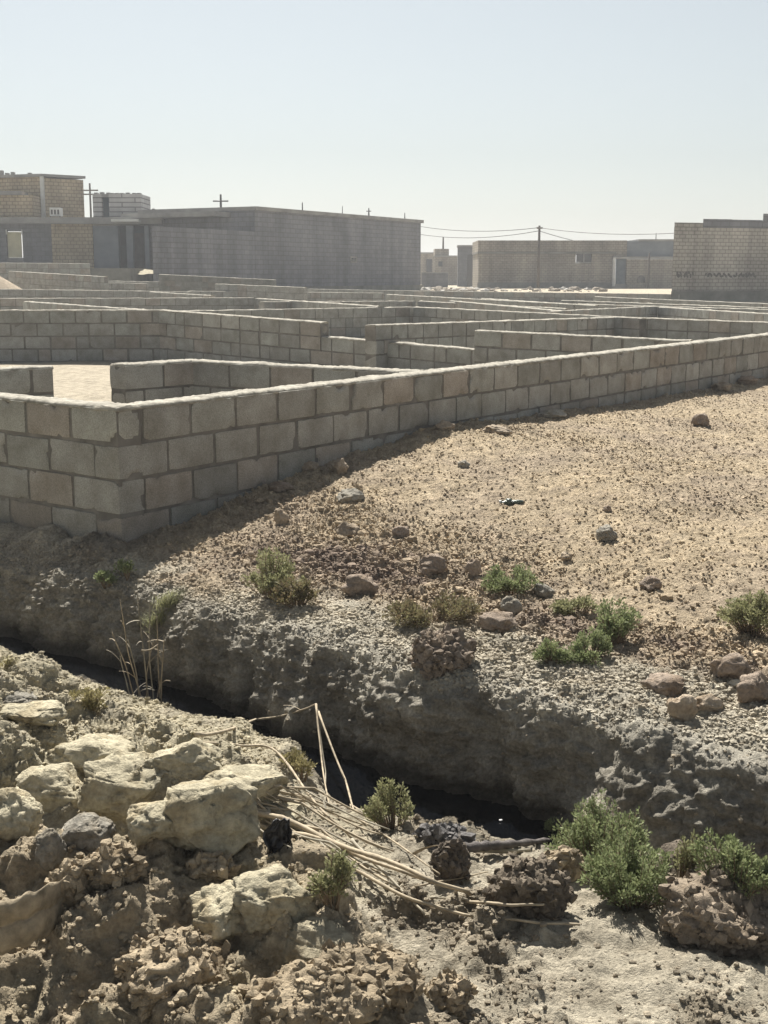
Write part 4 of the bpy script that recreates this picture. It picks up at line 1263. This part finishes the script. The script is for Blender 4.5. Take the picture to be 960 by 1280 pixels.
# scattered crumbs: one mass, nobody could count them
Pf = P.reshape(-1, 3)
area = np.outer(np.gradient(Nr), np.gradient(S1)).ravel()
fld, mb_, nn_, ss_ = field.ravel(), (mB * (NN < 3.3)).ravel(), NN.ravel(), SS.ravel()
inreg = (np.abs(Pf[:, 0]) < .345 * Pf[:, 1] + .35) & (Pf[:, 1] > 1.9) & (ss_ > -8) & (ss_ < 1) & (nn_ > 1.2) & (nn_ < 17)
dist2 = np.hypot(Pf[:, 0], Pf[:, 1])
roughf = np.zeros(len(Pf)); roughf[np.ravel_multi_index(idx, X.shape)] = np.clip(rough, 0, 1.4)
outside = (dw.ravel() > .02) | (nn_ < 4.3)
def scatter(name, label, w, n, rmin, rmax, colf, sub=1, seed=0, power=2.2):
    r = np.random.default_rng(seed)
    w = np.clip(w, 0, None) * area * inreg * outside * (Pf[:, 2] > -.38)
    ids = r.choice(len(Pf), n, p=w / w.sum())
    if sub == 0:
        cube = np.array([(x, y, z) for x in (-1, 1) for y in (-1, 1) for z in (-1, 1)], float) * .62
        f = np.array([(0, 1, 3), (0, 3, 2), (4, 6, 7), (4, 7, 5), (0, 4, 5), (0, 5, 1), (2, 3, 7), (2, 7, 6), (0, 2, 6), (0, 6, 4), (1, 5, 7), (1, 7, 3)])
        protos = [cube * (1 + .35 * r.normal(size=(8, 1)).clip(-1.3, 1.3)) + .18 * r.normal(size=(8, 3)) for q in range(10)]
        nv = 8
    else:
        protos = [stone_arrays(sub, seed * 31 + q, (1, 1, .8), .32, .7)[0] for q in range(10)]
        f = ICO[sub][1]
        nv = len(ICO[sub][0])
    rad_ = rmin * (rmax / rmin) ** (r.random(n) ** power)
    ang = r.random(n) * 6.283
    Vs = np.empty((n, nv, 3))
    for q in range(10):
        s_ = np.arange(n) % 10 == q
        pr = protos[q]
        ca, sa = np.cos(ang[s_])[:, None], np.sin(ang[s_])[:, None]
        Vs[s_] = np.stack([pr[:, 0] * ca - pr[:, 1] * sa, pr[:, 0] * sa + pr[:, 1] * ca, np.tile(pr[:, 2], (s_.sum(), 1))], -1)
    Vs *= (rad_[:, None] * r.uniform(.75, 1.25, (n, 3)))[:, None, :]
    Vs += Pf[ids][:, None, :] + np.array([0, 0, 1.0]) * (rad_ * .08)[:, None, None]
    cc = colf(ids, r)
    cols = np.repeat(cc, nv, 0)
    Fs = (f[None] + (np.arange(n) * nv)[:, None, None]).reshape(-1, 3)
    o = link(name, np_mesh(name, Vs.reshape(-1, 3), Fs, False, cols), M["clod"])
    return tag(o, label, "clods", kind="stuff")
colf_ground = col.reshape(-1, 3)
def near_col(ids, r): return colf_ground[ids] * r.uniform(.9, 1.12, (len(ids), 1)) * np.array([1, .985, .97])
scatter("soil_crumbs", "small soil crumbs strewn over the field", np.clip(fld + .5, 0, 1) * (nn_ > 3.8) * np.clip(.04 + roughf ** 1.6 + .4 * (nn_ < 4.2), 0, 1.5) * np.clip(6 / dist2, .3, 2) ** 1.0, 80000, .003, .010, near_col, 0, 3, 1.5)
scatter("soil_clods", "larger soil clods strewn over the field", fld * (nn_ > 3.95) * np.clip(roughf - .35, 0.01, 1.5) ** 1.5 * np.clip(6 / dist2, .3, 2), 700, .010, .036, near_col, 2, 4, 2.0)
scatter("rim_crumbs", "crust crumbs along the broken rim of the far ditch bank", ((nn_ > 3.72) & (nn_ < 4.25)) * (.3 + fld), 16000, .0025, .014, near_col, 1, 9, 1.9)
scatter("heap_crumbs", "loose crumbs covering the brown heap", mb_, 24000, .0022, .012, near_col, 1, 5, 2.0)
scatter("clay_crumbs", "pale clay crumbs covering the broken heap", mAfull.ravel() * (fld < .01) * (nn_ < 3.3), 9000, .0025, .014, near_col, 1, 8, 1.8)
dn2 = np.zeros(len(Pf)); dn2[np.ravel_multi_index(idx, X.shape)] = dens2
scatter("bank_crumbs", "dark soil crumbs strewn over the near bank", (fld < .01) * (mb_ < .3) * (nn_ > 1.6) * (.05 + dn2 ** 2), 15000, .002, .012,
        lambda ids, r: np.array([.31, .265, .20]) * r.uniform(.7, 1.4, (len(ids), 1)), 1, 6, 2.3)
# pale rubble strip before the low buff building
r = np.random.default_rng(77)
n = 260
Vs, Fs, Cs = [], [], []
for q in range(n):
    D = r.uniform(60, 76); px = r.uniform(515, 760) if q > 120 else r.uniform(525, 600)
    x = W(px, 350, D).x
    s_ = .04 + .2 * r.random() ** 3
    v, f = stone_arrays(2, 900 + q, (s_ * 1.2, s_, s_ * .6), .3, .7)
    Fs.append(f + sum(map(len, Vs))); Vs.append(v + np.array([x, D, gz(x, D) + s_ * .2]))
    Cs.append(np.tile(np.array([.55, .53, .49]) if r.random() < .25 else np.array([.33, .29, .24]), (len(v), 1)))
tag(link("rubble", np_mesh("rubble", np.concatenate(Vs), np.concatenate(Fs), False, np.concatenate(Cs)), M["clod"]),
    "pale rubble strewn before the low buff building", "rubble", kind="stuff")

# ------------------------------------------------------------------ plants
def plant(name, label, cat, px, py, wpx, hpx, mat, stems, leaves, seed, group, lean=0., leaf=.010, kind="bush", stem_mat="bark"):
    r = np.random.default_rng(seed)
    p = pick(px, py)
    dist = (p - Vector((0, 0, EYE))).length
    if group == GF: wpx, hpx, stems, leaf = wpx * 1.25, hpx * .95, int(stems * 1.6), leaf * 1.05
    else: wpx, hpx = wpx * 1.04, hpx * .90
    w_, h_ = wpx / F_PX * dist, hpx / F_PX * dist
    t = thing(name, label, cat, tuple(p), group)
    tl, LV, LF = [], [], []
    ncl = max(3, stems // 9)
    clus = [(r.random() * 6.283, r.random() ** .45, r.uniform(.45, 1.15)) for q in range(ncl)]
    for k in range(stems):
        ca_, cr_, chh = clus[k % ncl]
        a = ca_ + r.normal() * .35
        rr = float(np.clip(cr_ + r.normal() * .16, 0, 1.15))
        spread = rr * w_ * .52
        hh = h_ * (1 - .35 * rr ** 2) * chh * r.uniform(.75, 1.1)
        base = Vector((p.x + math.cos(a) * spread * .35, p.y + math.sin(a) * spread * .35, 0))
        base.z = gz(base.x, base.y) - .004
        tip = Vector((p.x + math.cos(a) * spread + lean * h_, p.y + math.sin(a) * spread, p.z + hh))
        midp = base.lerp(tip, .55) + Vector((r.normal() * .06 * w_, r.normal() * .06 * w_, .04 * h_))
        pts = []
        for i in range(6):
            u = i / 5
            pts.append(base * (1 - u) ** 2 + midp * 2 * u * (1 - u) + tip * u * u)
        tl.append((pts, [.0022 * (1 - .7 * i / 5) * (dist / 4) ** .5 for i in range(6)]))
        for q in range(leaves):
            if kind == "grass":
                continue
            u = r.uniform(.18, 1.0) ** .7
            c = base * (1 - u) ** 2 + midp * 2 * u * (1 - u) + tip * u * u
            tg = ((midp - base) * (1 - u) + (tip - midp) * u).normalized()
            dr = Vector(r.normal(size=3)).normalized()
            dr = (dr * .9 + tg * .8 + Vector((0, 0, .25))).normalized()
            off = dr * (leaf * r.uniform(.2, 3.2) * (1.3 - u))
            L_ = leaf * r.uniform(.7, 1.6); wd = L_ * .30
            sd = dr.cross(Vector(r.normal(size=3))).normalized() * wd * .8
            c = c + off
            i0 = len(LV)
            LV += [c, c + dr * L_ * .5 + sd, c + dr * L_, c + dr * L_ * .5 - sd]
            LF.append((i0, i0 + 1, i0 + 2, i0 + 3))
        if kind == "grass":
            for q in range(leaves):
                a2 = a + r.normal() * .8
                dr = Vector((math.cos(a2), math.sin(a2), r.uniform(.6, 2.2))).normalized()
                L_ = hh * r.uniform(.5, 1.0); sd = dr.cross(Vector((0, 0, 1))).normalized() * leaf * .13
                bend = Vector((math.cos(a2), math.sin(a2), -.4)) * L_ * .3
                c = base + Vector((r.normal() * .1 * w_, r.normal() * .1 * w_, 0))
                i0 = len(LV)
                m1, e1 = c + dr * L_ * .55, c + dr * L_ * .95 + bend
                LV += [c - sd, c + sd, m1 + sd * .8, m1 - sd * .8, e1]
                LF += [(i0, i0 + 1, i0 + 2, i0 + 3), (i0 + 3, i0 + 2, i0 + 4)]
    if kind != "grass":
        tubes("stem", tl, M[stem_mat], t, 4)
    link("foliage", poly_mesh("foliage", LV, LF, False), M[mat], t)
    return t
GB = "green shrubs on the near bank"
GF = "small green tufts along the far bank"
plant("shrub", "largest feathery green shrub on the near bank, back clump", "shrub", 752, 1085, 104, 84, "leaf_green", 150, 60, 1, GB, .0, .009)
plant("shrub", "dark feathery shrub in front of the largest one", "shrub", 790, 1128, 96, 86, "leaf_green", 150, 60, 2, GB, .0, .009)
plant("shrub", "small green sprig left of the largest shrub", "shrub", 692, 1050, 26, 26, "leaf_green", 16, 40, 3, GB, 0, .008)
plant("shrub", "thin airy shrub between the two larger shrubs", "shrub", 848, 1102, 50, 60, "leaf_olive", 30, 46, 4, GB, 0, .009)
plant("shrub", "tall green shrub near the right border, behind the dark mound", "shrub", 918, 1108, 76, 76, "leaf_green", 80, 55, 5, GB, 0, .009)
plant("shrub", "low green shrub cut by the right border", "shrub", 958, 1112, 44, 44, "leaf_green", 30, 46, 6, GB, 0, .009)
plant("shrub", "small olive shrub by the water in the middle of the near bank", "shrub", 490, 1038, 52, 68, "leaf_olive", 46, 50, 7, GB, -.12, .009)
plant("shrub", "small yellowish shrub behind the bent reed stalks", "shrub", 374, 966, 44, 44, "leaf_yellow", 34, 40, 8, GB, 0, .009)
plant("shrub", "yellow green low shrub on the left heap's edge", "shrub", 108, 884, 50, 34, "leaf_yellow", 40, 40, 9, GB, 0, .009)
plant("grass_tuft", "yellow sprouts at the left border on the clay heap", "grass", 6, 836, 34, 28, "leaf_yellow", 20, 8, 10, GB, 0, .012, "grass")
plant("tuft", "pale green soft tuft behind the reed stalks", "grass", 415, 1122, 56, 52, "leaf_olive", 46, 34, 11, GB, 0, .009)
plant("grass_tuft", "tiny upright grass sprout at the bent reed's root", "grass", 240, 926, 16, 26, "leaf_yellow", 6, 4, 12, GB, 0, .012, "grass")
plant("tuft", "upright pale green tuft on the reddish clod patch", "plant", 338, 742, 56, 50, "leaf_olive", 46, 40, 13, GF, 0, .012)
plant("tuft", "brownish green tuft right of the pale green one", "plant", 372, 754, 46, 36, "leaf_brown", 36, 36, 14, GF, 0, .012)
plant("grass_tuft", "green grassy tuft hanging over the ditch at the left", "grass", 202, 762, 50, 36, "leaf_olive", 46, 9, 15, GF, 0, .014, "grass")
plant("tuft", "taller green sprig in the shade below the wall corner", "plant", 134, 732, 20, 36, "leaf_green", 14, 36, 16, GF, 0, .012)
plant("tuft", "shorter green sprig in the shade below the wall corner", "plant", 160, 722, 22, 24, "leaf_green", 12, 36, 17, GF, 0, .012)
plant("tuft", "low brown and olive tuft on the ditch edge", "plant", 541, 776, 84, 34, "leaf_brown", 60, 40, 18, GF, 0, .012)
plant("tuft", "dense green tuft in the middle beside the grey lumps", "plant", 638, 740, 50, 36, "leaf_green", 46, 40, 19, GF, 0, .011)
plant("tuft", "pale green tuft right of the grey lumps", "plant", 717, 772, 36, 34, "leaf_olive", 28, 40, 20, GF, 0, .011)
plant("tuft", "bright green tuft, tallest of the right hand group", "plant", 765, 800, 50, 46, "leaf_green", 46, 40, 21, GF, 0, .011)
plant("tuft", "low green tuft nearest the ditch in the right hand group", "plant", 694, 826, 40, 34, "leaf_green", 34, 40, 22, GF, 0, .010)
plant("tuft", "dark low tuft below the brightest tuft", "plant", 740, 828, 44, 40, "leaf_green", 40, 40, 23, GF, 0, .010)
plant("tuft", "olive tuft shading its ground at the right border", "plant", 942, 790, 56, 50, "leaf_olive", 50, 40, 24, GF, 0, .012)

# ------------------------------------------------------------------ reeds
def smooth_path(ctrl, n=14):
    out = []
    k = len(ctrl)
    for i in range(k - 1):
        p0, p1, p2, p3 = ctrl[max(i - 1, 0)], ctrl[i], ctrl[i + 1], ctrl[min(i + 2, k - 1)]
        for j in range(n):
            u = j / n
            out.append(.5 * ((2 * p1) + (p2 - p0) * u + (2 * p0 - 5 * p1 + 4 * p2 - p3) * u * u + (3 * p1 - p0 - 3 * p2 + p3) * u ** 3))
    out.append(ctrl[-1])
    return out

def reed(label, pts, r=.006, sharp=False, mat="reed", group="dead reeds tangled on the near bank", leafs=0, seed=0):
    """pts: (px, py, lift above the earth)"""
    ctrl = [lifted(*p) if not isinstance(p, Vector) else p for p in pts]
    path = []
    if sharp:
        for i in range(len(ctrl) - 1):
            for j in range(8): path.append(ctrl[i].lerp(ctrl[i + 1], j / 8) - Vector((0, 0, .012 * math.sin(math.pi * j / 8))))
        path.append(ctrl[-1])
    else:
        path = smooth_path(ctrl, 9)
    rr = random.Random(seed)
    nx_, ny_ = rr.uniform(0, 50), rr.uniform(0, 50)
    kk = np.arange(len(path)) * .14
    jx, jy = perlin(kk + nx_, kk * 0, kk * 0, 18) * r * .9, perlin(kk + ny_, kk * 0, kk * 0, 19) * r * .9
    path = [p + Vector((jx[i], 0, jy[i])) if 0 < i < len(path) - 1 else p for i, p in enumerate(path)]
    rad_ = [r * .78 * (1 - .45 * i / len(path)) * (1.25 if i % 7 == 0 else 1) for i in range(len(path))]
    t = thing("dead_reed", label, "reed", tuple(path[0]), group)
    tubes("stalk", [(path, rad_)], M[mat], t, 7)
    for k in range(leafs):
        V, Fl = [], []
        i = rr.randrange(2, len(path) - 2)
        c = path[i]; tg = (path[i + 1] - path[i - 1]).normalized()
        dr = (tg * rr.uniform(.3, 1) + Vector((rr.uniform(-1, 1), rr.uniform(-1, 1), rr.uniform(-.2, .5)))).normalized()
        L_ = rr.uniform(.06, .16); sd = dr.cross(Vector((rr.random(), rr.random(), 1))).normalized() * rr.uniform(.003, .006)
        for q in range(6):
            u = q / 5
            pt = c + dr * L_ * u + Vector((0, 0, -.35 * L_ * u * u))
            wv_ = sd * (1 - u * .9)
            V += [pt - wv_, pt + Vector((0, 0, .002)), pt + wv_]
        for q in range(5):
            a0 = q * 3
            Fl += [(a0, a0 + 1, a0 + 4, a0 + 3), (a0 + 1, a0 + 2, a0 + 5, a0 + 4)]
        link("dry_leaf", poly_mesh("dry_leaf", V, Fl, True), M[mat], t)
    return t
apex = lifted(395, 880, .27)
reed("tall dead reed rising right to the sharp bend, thickest stalk", [(243, 918, .015), lifted(320, 900, .15), apex], .0085, True, leafs=1, seed=1)
reed("broken reed end hanging straight down from the sharp bend", [apex, (402, 950, .18), (416, 1032, .0)], .0055, True, seed=2)
reed("broken reed end hanging from the sharp bend, leaning furthest right", [apex + Vector((.01, -.01, -.03)), (432, 975, .14), (457, 1052, .0)], .006, True, leafs=1, seed=3)
reed("thin grey broken reed end hanging left of the other two", [apex + Vector((.005, -.01, -.02)), (407, 965, .12), (406, 1040, .0)], .004, True, "reed_grey", seed=4)
reed("arched dead reed bending down beside the yellowish shrub", [(240, 930, .03), (300, 931, .07), (345, 940, .10), (400, 1010, .08), (440, 1048, .02)], .007, False, leafs=1, seed=5)
reed("dead reed bent over the dark ledge beside the black plastic", [(235, 1042, .04), (316, 1036, .07), (355, 1085, .02)], .006, True, leafs=1, seed=6)
reed("longest thick dead reed crossing the bank towards the root clump", [(300, 1012, .06), (370, 1030, .08), (440, 1062, .09), (530, 1095, .07), (588, 1118, .04)], .011, False, leafs=1, seed=7)
reed("thick dead reed lying just below the longest one", [(320, 1030, .04), (400, 1050, .07), (480, 1082, .07), (585, 1116, .03)], .009, False, leafs=1, seed=8)
reed("long dead reed on the ground curving right past the root clump", [(420, 1072, .04), (500, 1118, .03), (570, 1140, .03), (660, 1152, .025), (725, 1156, .01)], .0065, False, seed=9)
reed("short straight dead reed lying across the root clump's front", [(585, 1126, .03), (635, 1131, .06), (680, 1131, .05)], .006, False, seed=10)
reed("grey dead reed slanting steeply down below the longest one", [(440, 1050, .06), (480, 1090, .05), (530, 1142, .01)], .007, False, "reed_grey", seed=11)
reed("pale dead reed curving up from the root clump to the blackened branch", [(520, 1108, .02), (560, 1100, .02), (610, 1040 + 50, .02)], .0035, False, seed=12)
rr = random.Random(5)
for k in range(26):
    x0, y0 = rr.uniform(225, 330), 0
    y0 = 935 + (x0 - 225) * .35 + rr.uniform(0, 55)
    x2 = x0 + rr.uniform(90, 240); y2 = y0 + (x2 - x0) * rr.uniform(.28, .55)
    x1, y1 = (x0 + x2) / 2, (y0 + y2) / 2 - rr.uniform(4, 22)
    reed("thin straw coloured dead reed lying inside the tangle", [(x0, y0, rr.uniform(.005, .04)), (x1, y1, rr.uniform(.03, .10)), (x2, y2, rr.uniform(.0, .05))],
         rr.uniform(.0028, .0062), rr.random() < .75, rr.choice(["reed", "reed", "reed_grey"]), "thin reeds inside the tangle", rr.choice([0, 1, 2, 3]), 20 + k)
for k in range(9):
    x0, y0 = rr.uniform(440, 600), rr.uniform(1085, 1130)
    a_ = rr.uniform(-.5, .9); L_ = rr.uniform(40, 90)
    reed("small broken reed bit on the pale ground under the tangle's end", [(x0, y0, .01), (x0 + L_ * math.cos(a_), y0 + L_ * .45 * math.sin(a_), .006)],
         rr.uniform(.0018, .0035), True, rr.choice(["reed", "reed_grey"]), "broken reed bits under the tangle", 0, 60 + k)
# reeds standing against the far bank on the left
base_s = [(178, 868), (186, 872), (168, 866), (192, 870), (200, 868), (174, 870), (183, 866), (164, 868), (196, 866)]
tops = [(150, 750), (172, 742), (140, 790), (188, 742), (196, 770), (160, 800), (192, 800), (150, 820), (205, 795)]
for k, ((bx, by), (tx, ty)) in enumerate(zip(base_s, tops)):
    pb = W(bx, by, 5.72 + .02 * (k % 3)); pb.z = -.44
    pt = W(tx, ty, 5.72 - .08 + .03 * (k % 4))
    reed("thin dead reed standing in the water against the far bank", [pb, pb.lerp(pt, .5) + Vector((.012 * (k % 3 - 1), -.01, 0)), pt], .0042, False,
         "reed_grey" if k % 2 else "reed", "dead reeds standing in the ditch at the left", 2, 80 + k)
pa = [W(177, 813, 5.5), W(197, 806, 5.52), W(203, 828, 5.54), W(200, 868, 5.6)]
pa[3].z = -.44
reed("bright bent reed tip catching the sun above the standing reeds", pa, .0045, True, group="dead reeds standing in the ditch at the left", seed=99)
pa = [W(150, 871, 5.62), W(212, 868, 5.55)]
for q in pa: q.z = -.415
reed("pale reed floating flat on the water at the standing reeds", pa, .005, True, group="dead reeds standing in the ditch at the left", seed=98)

# ------------------------------------------------------------------ litter
# blackened branch
pts = [lifted(572, 1062, .03), lifted(600, 1058, .045), lifted(640, 1055, .04), lifted(690, 1050, .03)]
o = thing("branch", "blackened branch lying on the pale bank before the water", "branch", tuple(pts[0]))
tubes("limb", [(smooth_path(pts, 10), [.018 - .010 * i / 31 + .003 * math.sin(i * 1.7) for i in range(31)])], M["char"], o, 8)
p2 = [lifted(598, 1062, .03), lifted(640, 1064, .022), lifted(662, 1062, .012)]
tubes("twig", [(smooth_path(p2, 8), [.009 - .004 * i / 17 for i in range(17)])], M["reed_grey"], o, 6)
p3 = [lifted(575, 1066, .03), lifted(568, 1048, .05), lifted(556, 1040, .03)]
tubes("twig", [(smooth_path(p3, 8), [.010 - .005 * i / 17 for i in range(17)])], M["char"], o, 6)

def crumpled(name, label, cat, px, py, w_, h_, mat, seed, lift=.03):
    p = lifted(px, py, lift)
    dist = (p - Vector((0, 0, EYE))).length
    n = 22
    gx, gy = np.meshgrid(np.linspace(-.5, .5, n), np.linspace(-.5, .5, n))
    wd, hg = w_ / F_PX * dist, h_ / F_PX * dist
    fold = .35 * (1 - 2 * np.abs(perlin(gx * 3 + seed, gy * 3, gx * 0, seed)) * 2) + .18 * perlin(gx * 8, gy * 8, gx * 0 + seed, seed + 1)
    v = np.stack([p.x + gx * wd * (1 - .9 * gy * gy * 2) + .22 * wd * perlin(gy * 3.1, gx * 2, gx * 0 + seed, 5) + gy * wd * .2, p.y + .05 + fold * wd * .5 - gy * .03, p.z + gy * hg * 1.1], -1).reshape(-1, 3)
    i = np.arange(n * n).reshape(n, n)
    f = np.stack([i[:-1, :-1], i[:-1, 1:], i[1:, 1:], i[1:, :-1]], -1).reshape(-1, 4)
    o = link(name, np_mesh(name, v, f, True), mat)
    sm = o.modifiers.new("thickness", 'SOLIDIFY'); sm.thickness = .002
    return tag(o, label, cat)
crumpled("plastic_scrap", "crumpled shiny black plastic scrap under the reeds", "plastic scrap", 346, 1062, 34, 54, M["plastic_black"], 3)
# squashed bottle on the field
p = pick(641, 630)
o = thing("plastic_bottle", "crushed dark green plastic bottle lying alone on the field", "bottle", tuple(p))
prf = [(-.062, .010), (-.060, .019), (-.03, .021), (0, .017), (.028, .022), (.045, .018), (.058, .009), (.068, .008)]
V, Fl = [], []
for i, (x_, r_) in enumerate(prf):
    for k in range(10):
        q = 2 * math.pi * k / 10
        V.append((p.x - x_ * 1.05, p.y + math.cos(q) * r_ * 1.1 - .2 * x_, p.z + .012 + math.sin(q) * r_ * .62 + .003 * math.sin(i * 2.1 + k)))
for i in range(len(prf) - 1):
    for k in range(10):
        Fl.append((i * 10 + k, i * 10 + (k + 1) % 10, (i + 1) * 10 + (k + 1) % 10, (i + 1) * 10 + k))
Fl.append(tuple(range(10))[::-1]); Fl.append(tuple(range((len(prf) - 1) * 10, len(prf) * 10)))
link("bottle_body", poly_mesh("bottle_body", V, Fl, True), M["bottle"], o)
tubes("label_band", [([(p.x - .012, p.y - .003, p.z + .0125), (p.x - .042, p.y - .009, p.z + .0125)], [.0235, .0225])], M["bottle"], o, 10)
tubes("cap", [([(p.x - .069, p.y + .0, p.z + .013), (p.x - .082, p.y + .003, p.z + .013)], .0105)], M["white"], o, 10)
# white fleck floating
pf = W(626, 1025, 4.36); pf.z = -.42
v, f = stone_arrays(2, 7, (.008, .006, .003), .2, .5)
tag(link("plastic_fleck", np_mesh("plastic_fleck", v + np.array(pf), f, True), M["white"]), "tiny white fleck floating on the black water", "litter")
# folded sheeting half buried at the left border
path = [W(-70, 1168, 2.50), W(-20, 1154, 2.52), W(20, 1143, 2.55), W(52, 1130, 2.59), W(80, 1116, 2.68)]
path = smooth_path(path, 8)
cross = [(.00, .050), (-.018, .052), (-.032, .040), (-.036, .018), (-.028, -.002), (-.014, -.012), (-.010, -.018), (-.022, -.024), (-.034, -.040), (-.036, -.062), (-.026, -.085), (-.01, -.10)]
V, Fl = [], []
for i, c in enumerate(path):
    sc = 1.0 - .12 * max(0, (i - len(path) * .6) / (len(path) * .4))
    for (oy, oz) in cross:
        V.append((c.x, c.y + oy * sc * .7 + rr.uniform(-.004, .004), c.z + oz * sc * .8 + .004 * math.sin(i * .9 + oz * 60) + rr.uniform(-.003, .003)))
k_ = len(cross)
for i in range(len(path) - 1):
    for j in range(k_ - 1):
        Fl.append((i * k_ + j, i * k_ + j + 1, (i + 1) * k_ + j + 1, (i + 1) * k_ + j))
o = link("sheeting", poly_mesh("sheeting", V, Fl, True), M["sack"])
sm = o.modifiers.new("thickness", 'SOLIDIFY'); sm.thickness = .004
ss2 = o.modifiers.new("smooth", 'SUBSURF'); ss2.levels = 1; ss2.render_levels = 2
tag(o, "folded beige sheeting half buried in the brown heap", "sheeting")

# ------------------------------------------------------------------ light, sky, air
SUN_AZ, SUN_EL = rad(-12), rad(51)            # azimuth from +Y, clockwise towards +X
to_sun = Vector((math.sin(SUN_AZ) * math.cos(SUN_EL), math.cos(SUN_AZ) * math.cos(SUN_EL), math.sin(SUN_EL)))
sl = bpy.data.lights.new("sun", 'SUN')
sl.energy = 4.6
sl.angle = rad(.53)
sl.color = (1.0, .955, .875)
so = bpy.data.objects.new("sun", sl)
COL.objects.link(so)
so.rotation_euler = (-to_sun).to_track_quat('-Z', 'Y').to_euler()
so.location = (0, 0, 20)
world = bpy.data.worlds.new("World")
scene.world = world
world.use_nodes = True
nt = world.node_tree
bg = nt.nodes["Background"]
sky = nt.nodes.new("ShaderNodeTexSky")
sky.sky_type = 'NISHITA'
sky.sun_disc = False
sky.sun_elevation = SUN_EL
sky.sun_rotation = SUN_AZ
sky.air_density = 1.0
sky.dust_density = 1.1
sky.ozone_density = 1.2
hs = nt.nodes.new("ShaderNodeHueSaturation")
hs.inputs["Saturation"].default_value = .38
hs.inputs["Value"].default_value = .76
nt.links.new(sky.outputs[0], hs.inputs["Color"])
nt.links.new(mixcol(nt, hs.outputs[0], (.97, 1.0, .985), 1.0, "MULTIPLY"), bg.inputs["Color"])
bg.inputs["Strength"].default_value = .055

hz = MB()
hz.prism([(-1700, -1700), (1700, -1700), (1700, 1700), (-1700, 1700)], -3.0, 9.5)
hm = bpy.data.materials.new("haze_air"); hm.use_nodes = True
nt = hm.node_tree
nt.nodes.remove(nt.nodes["Principled BSDF"])
pv = nt.nodes.new("ShaderNodeVolumePrincipled")
pv.inputs["Color"].default_value = (.86, .88, .92, 1)
pv.inputs["Density"].default_value = .0017
pv.inputs["Anisotropy"].default_value = .2
nt.links.new(pv.outputs[0], nt.nodes["Material Output"].inputs["Volume"])
ho = hz.build("haze", hm)
tag(ho, "thin pale haze over the plots and houses", "haze", kind="stuff")

scene.render.engine = 'CYCLES'
scene.cycles.use_denoising = True
scene.cycles.volume_bounces = 0
scene.cycles.max_bounces = 6
scene.view_settings.view_transform = 'Standard'
scene.view_settings.look = 'None'
scene.view_settings.exposure = 1.22
scene.view_settings.gamma = 1.0
scene.render.resolution_x, scene.render.resolution_y = 768, 1024
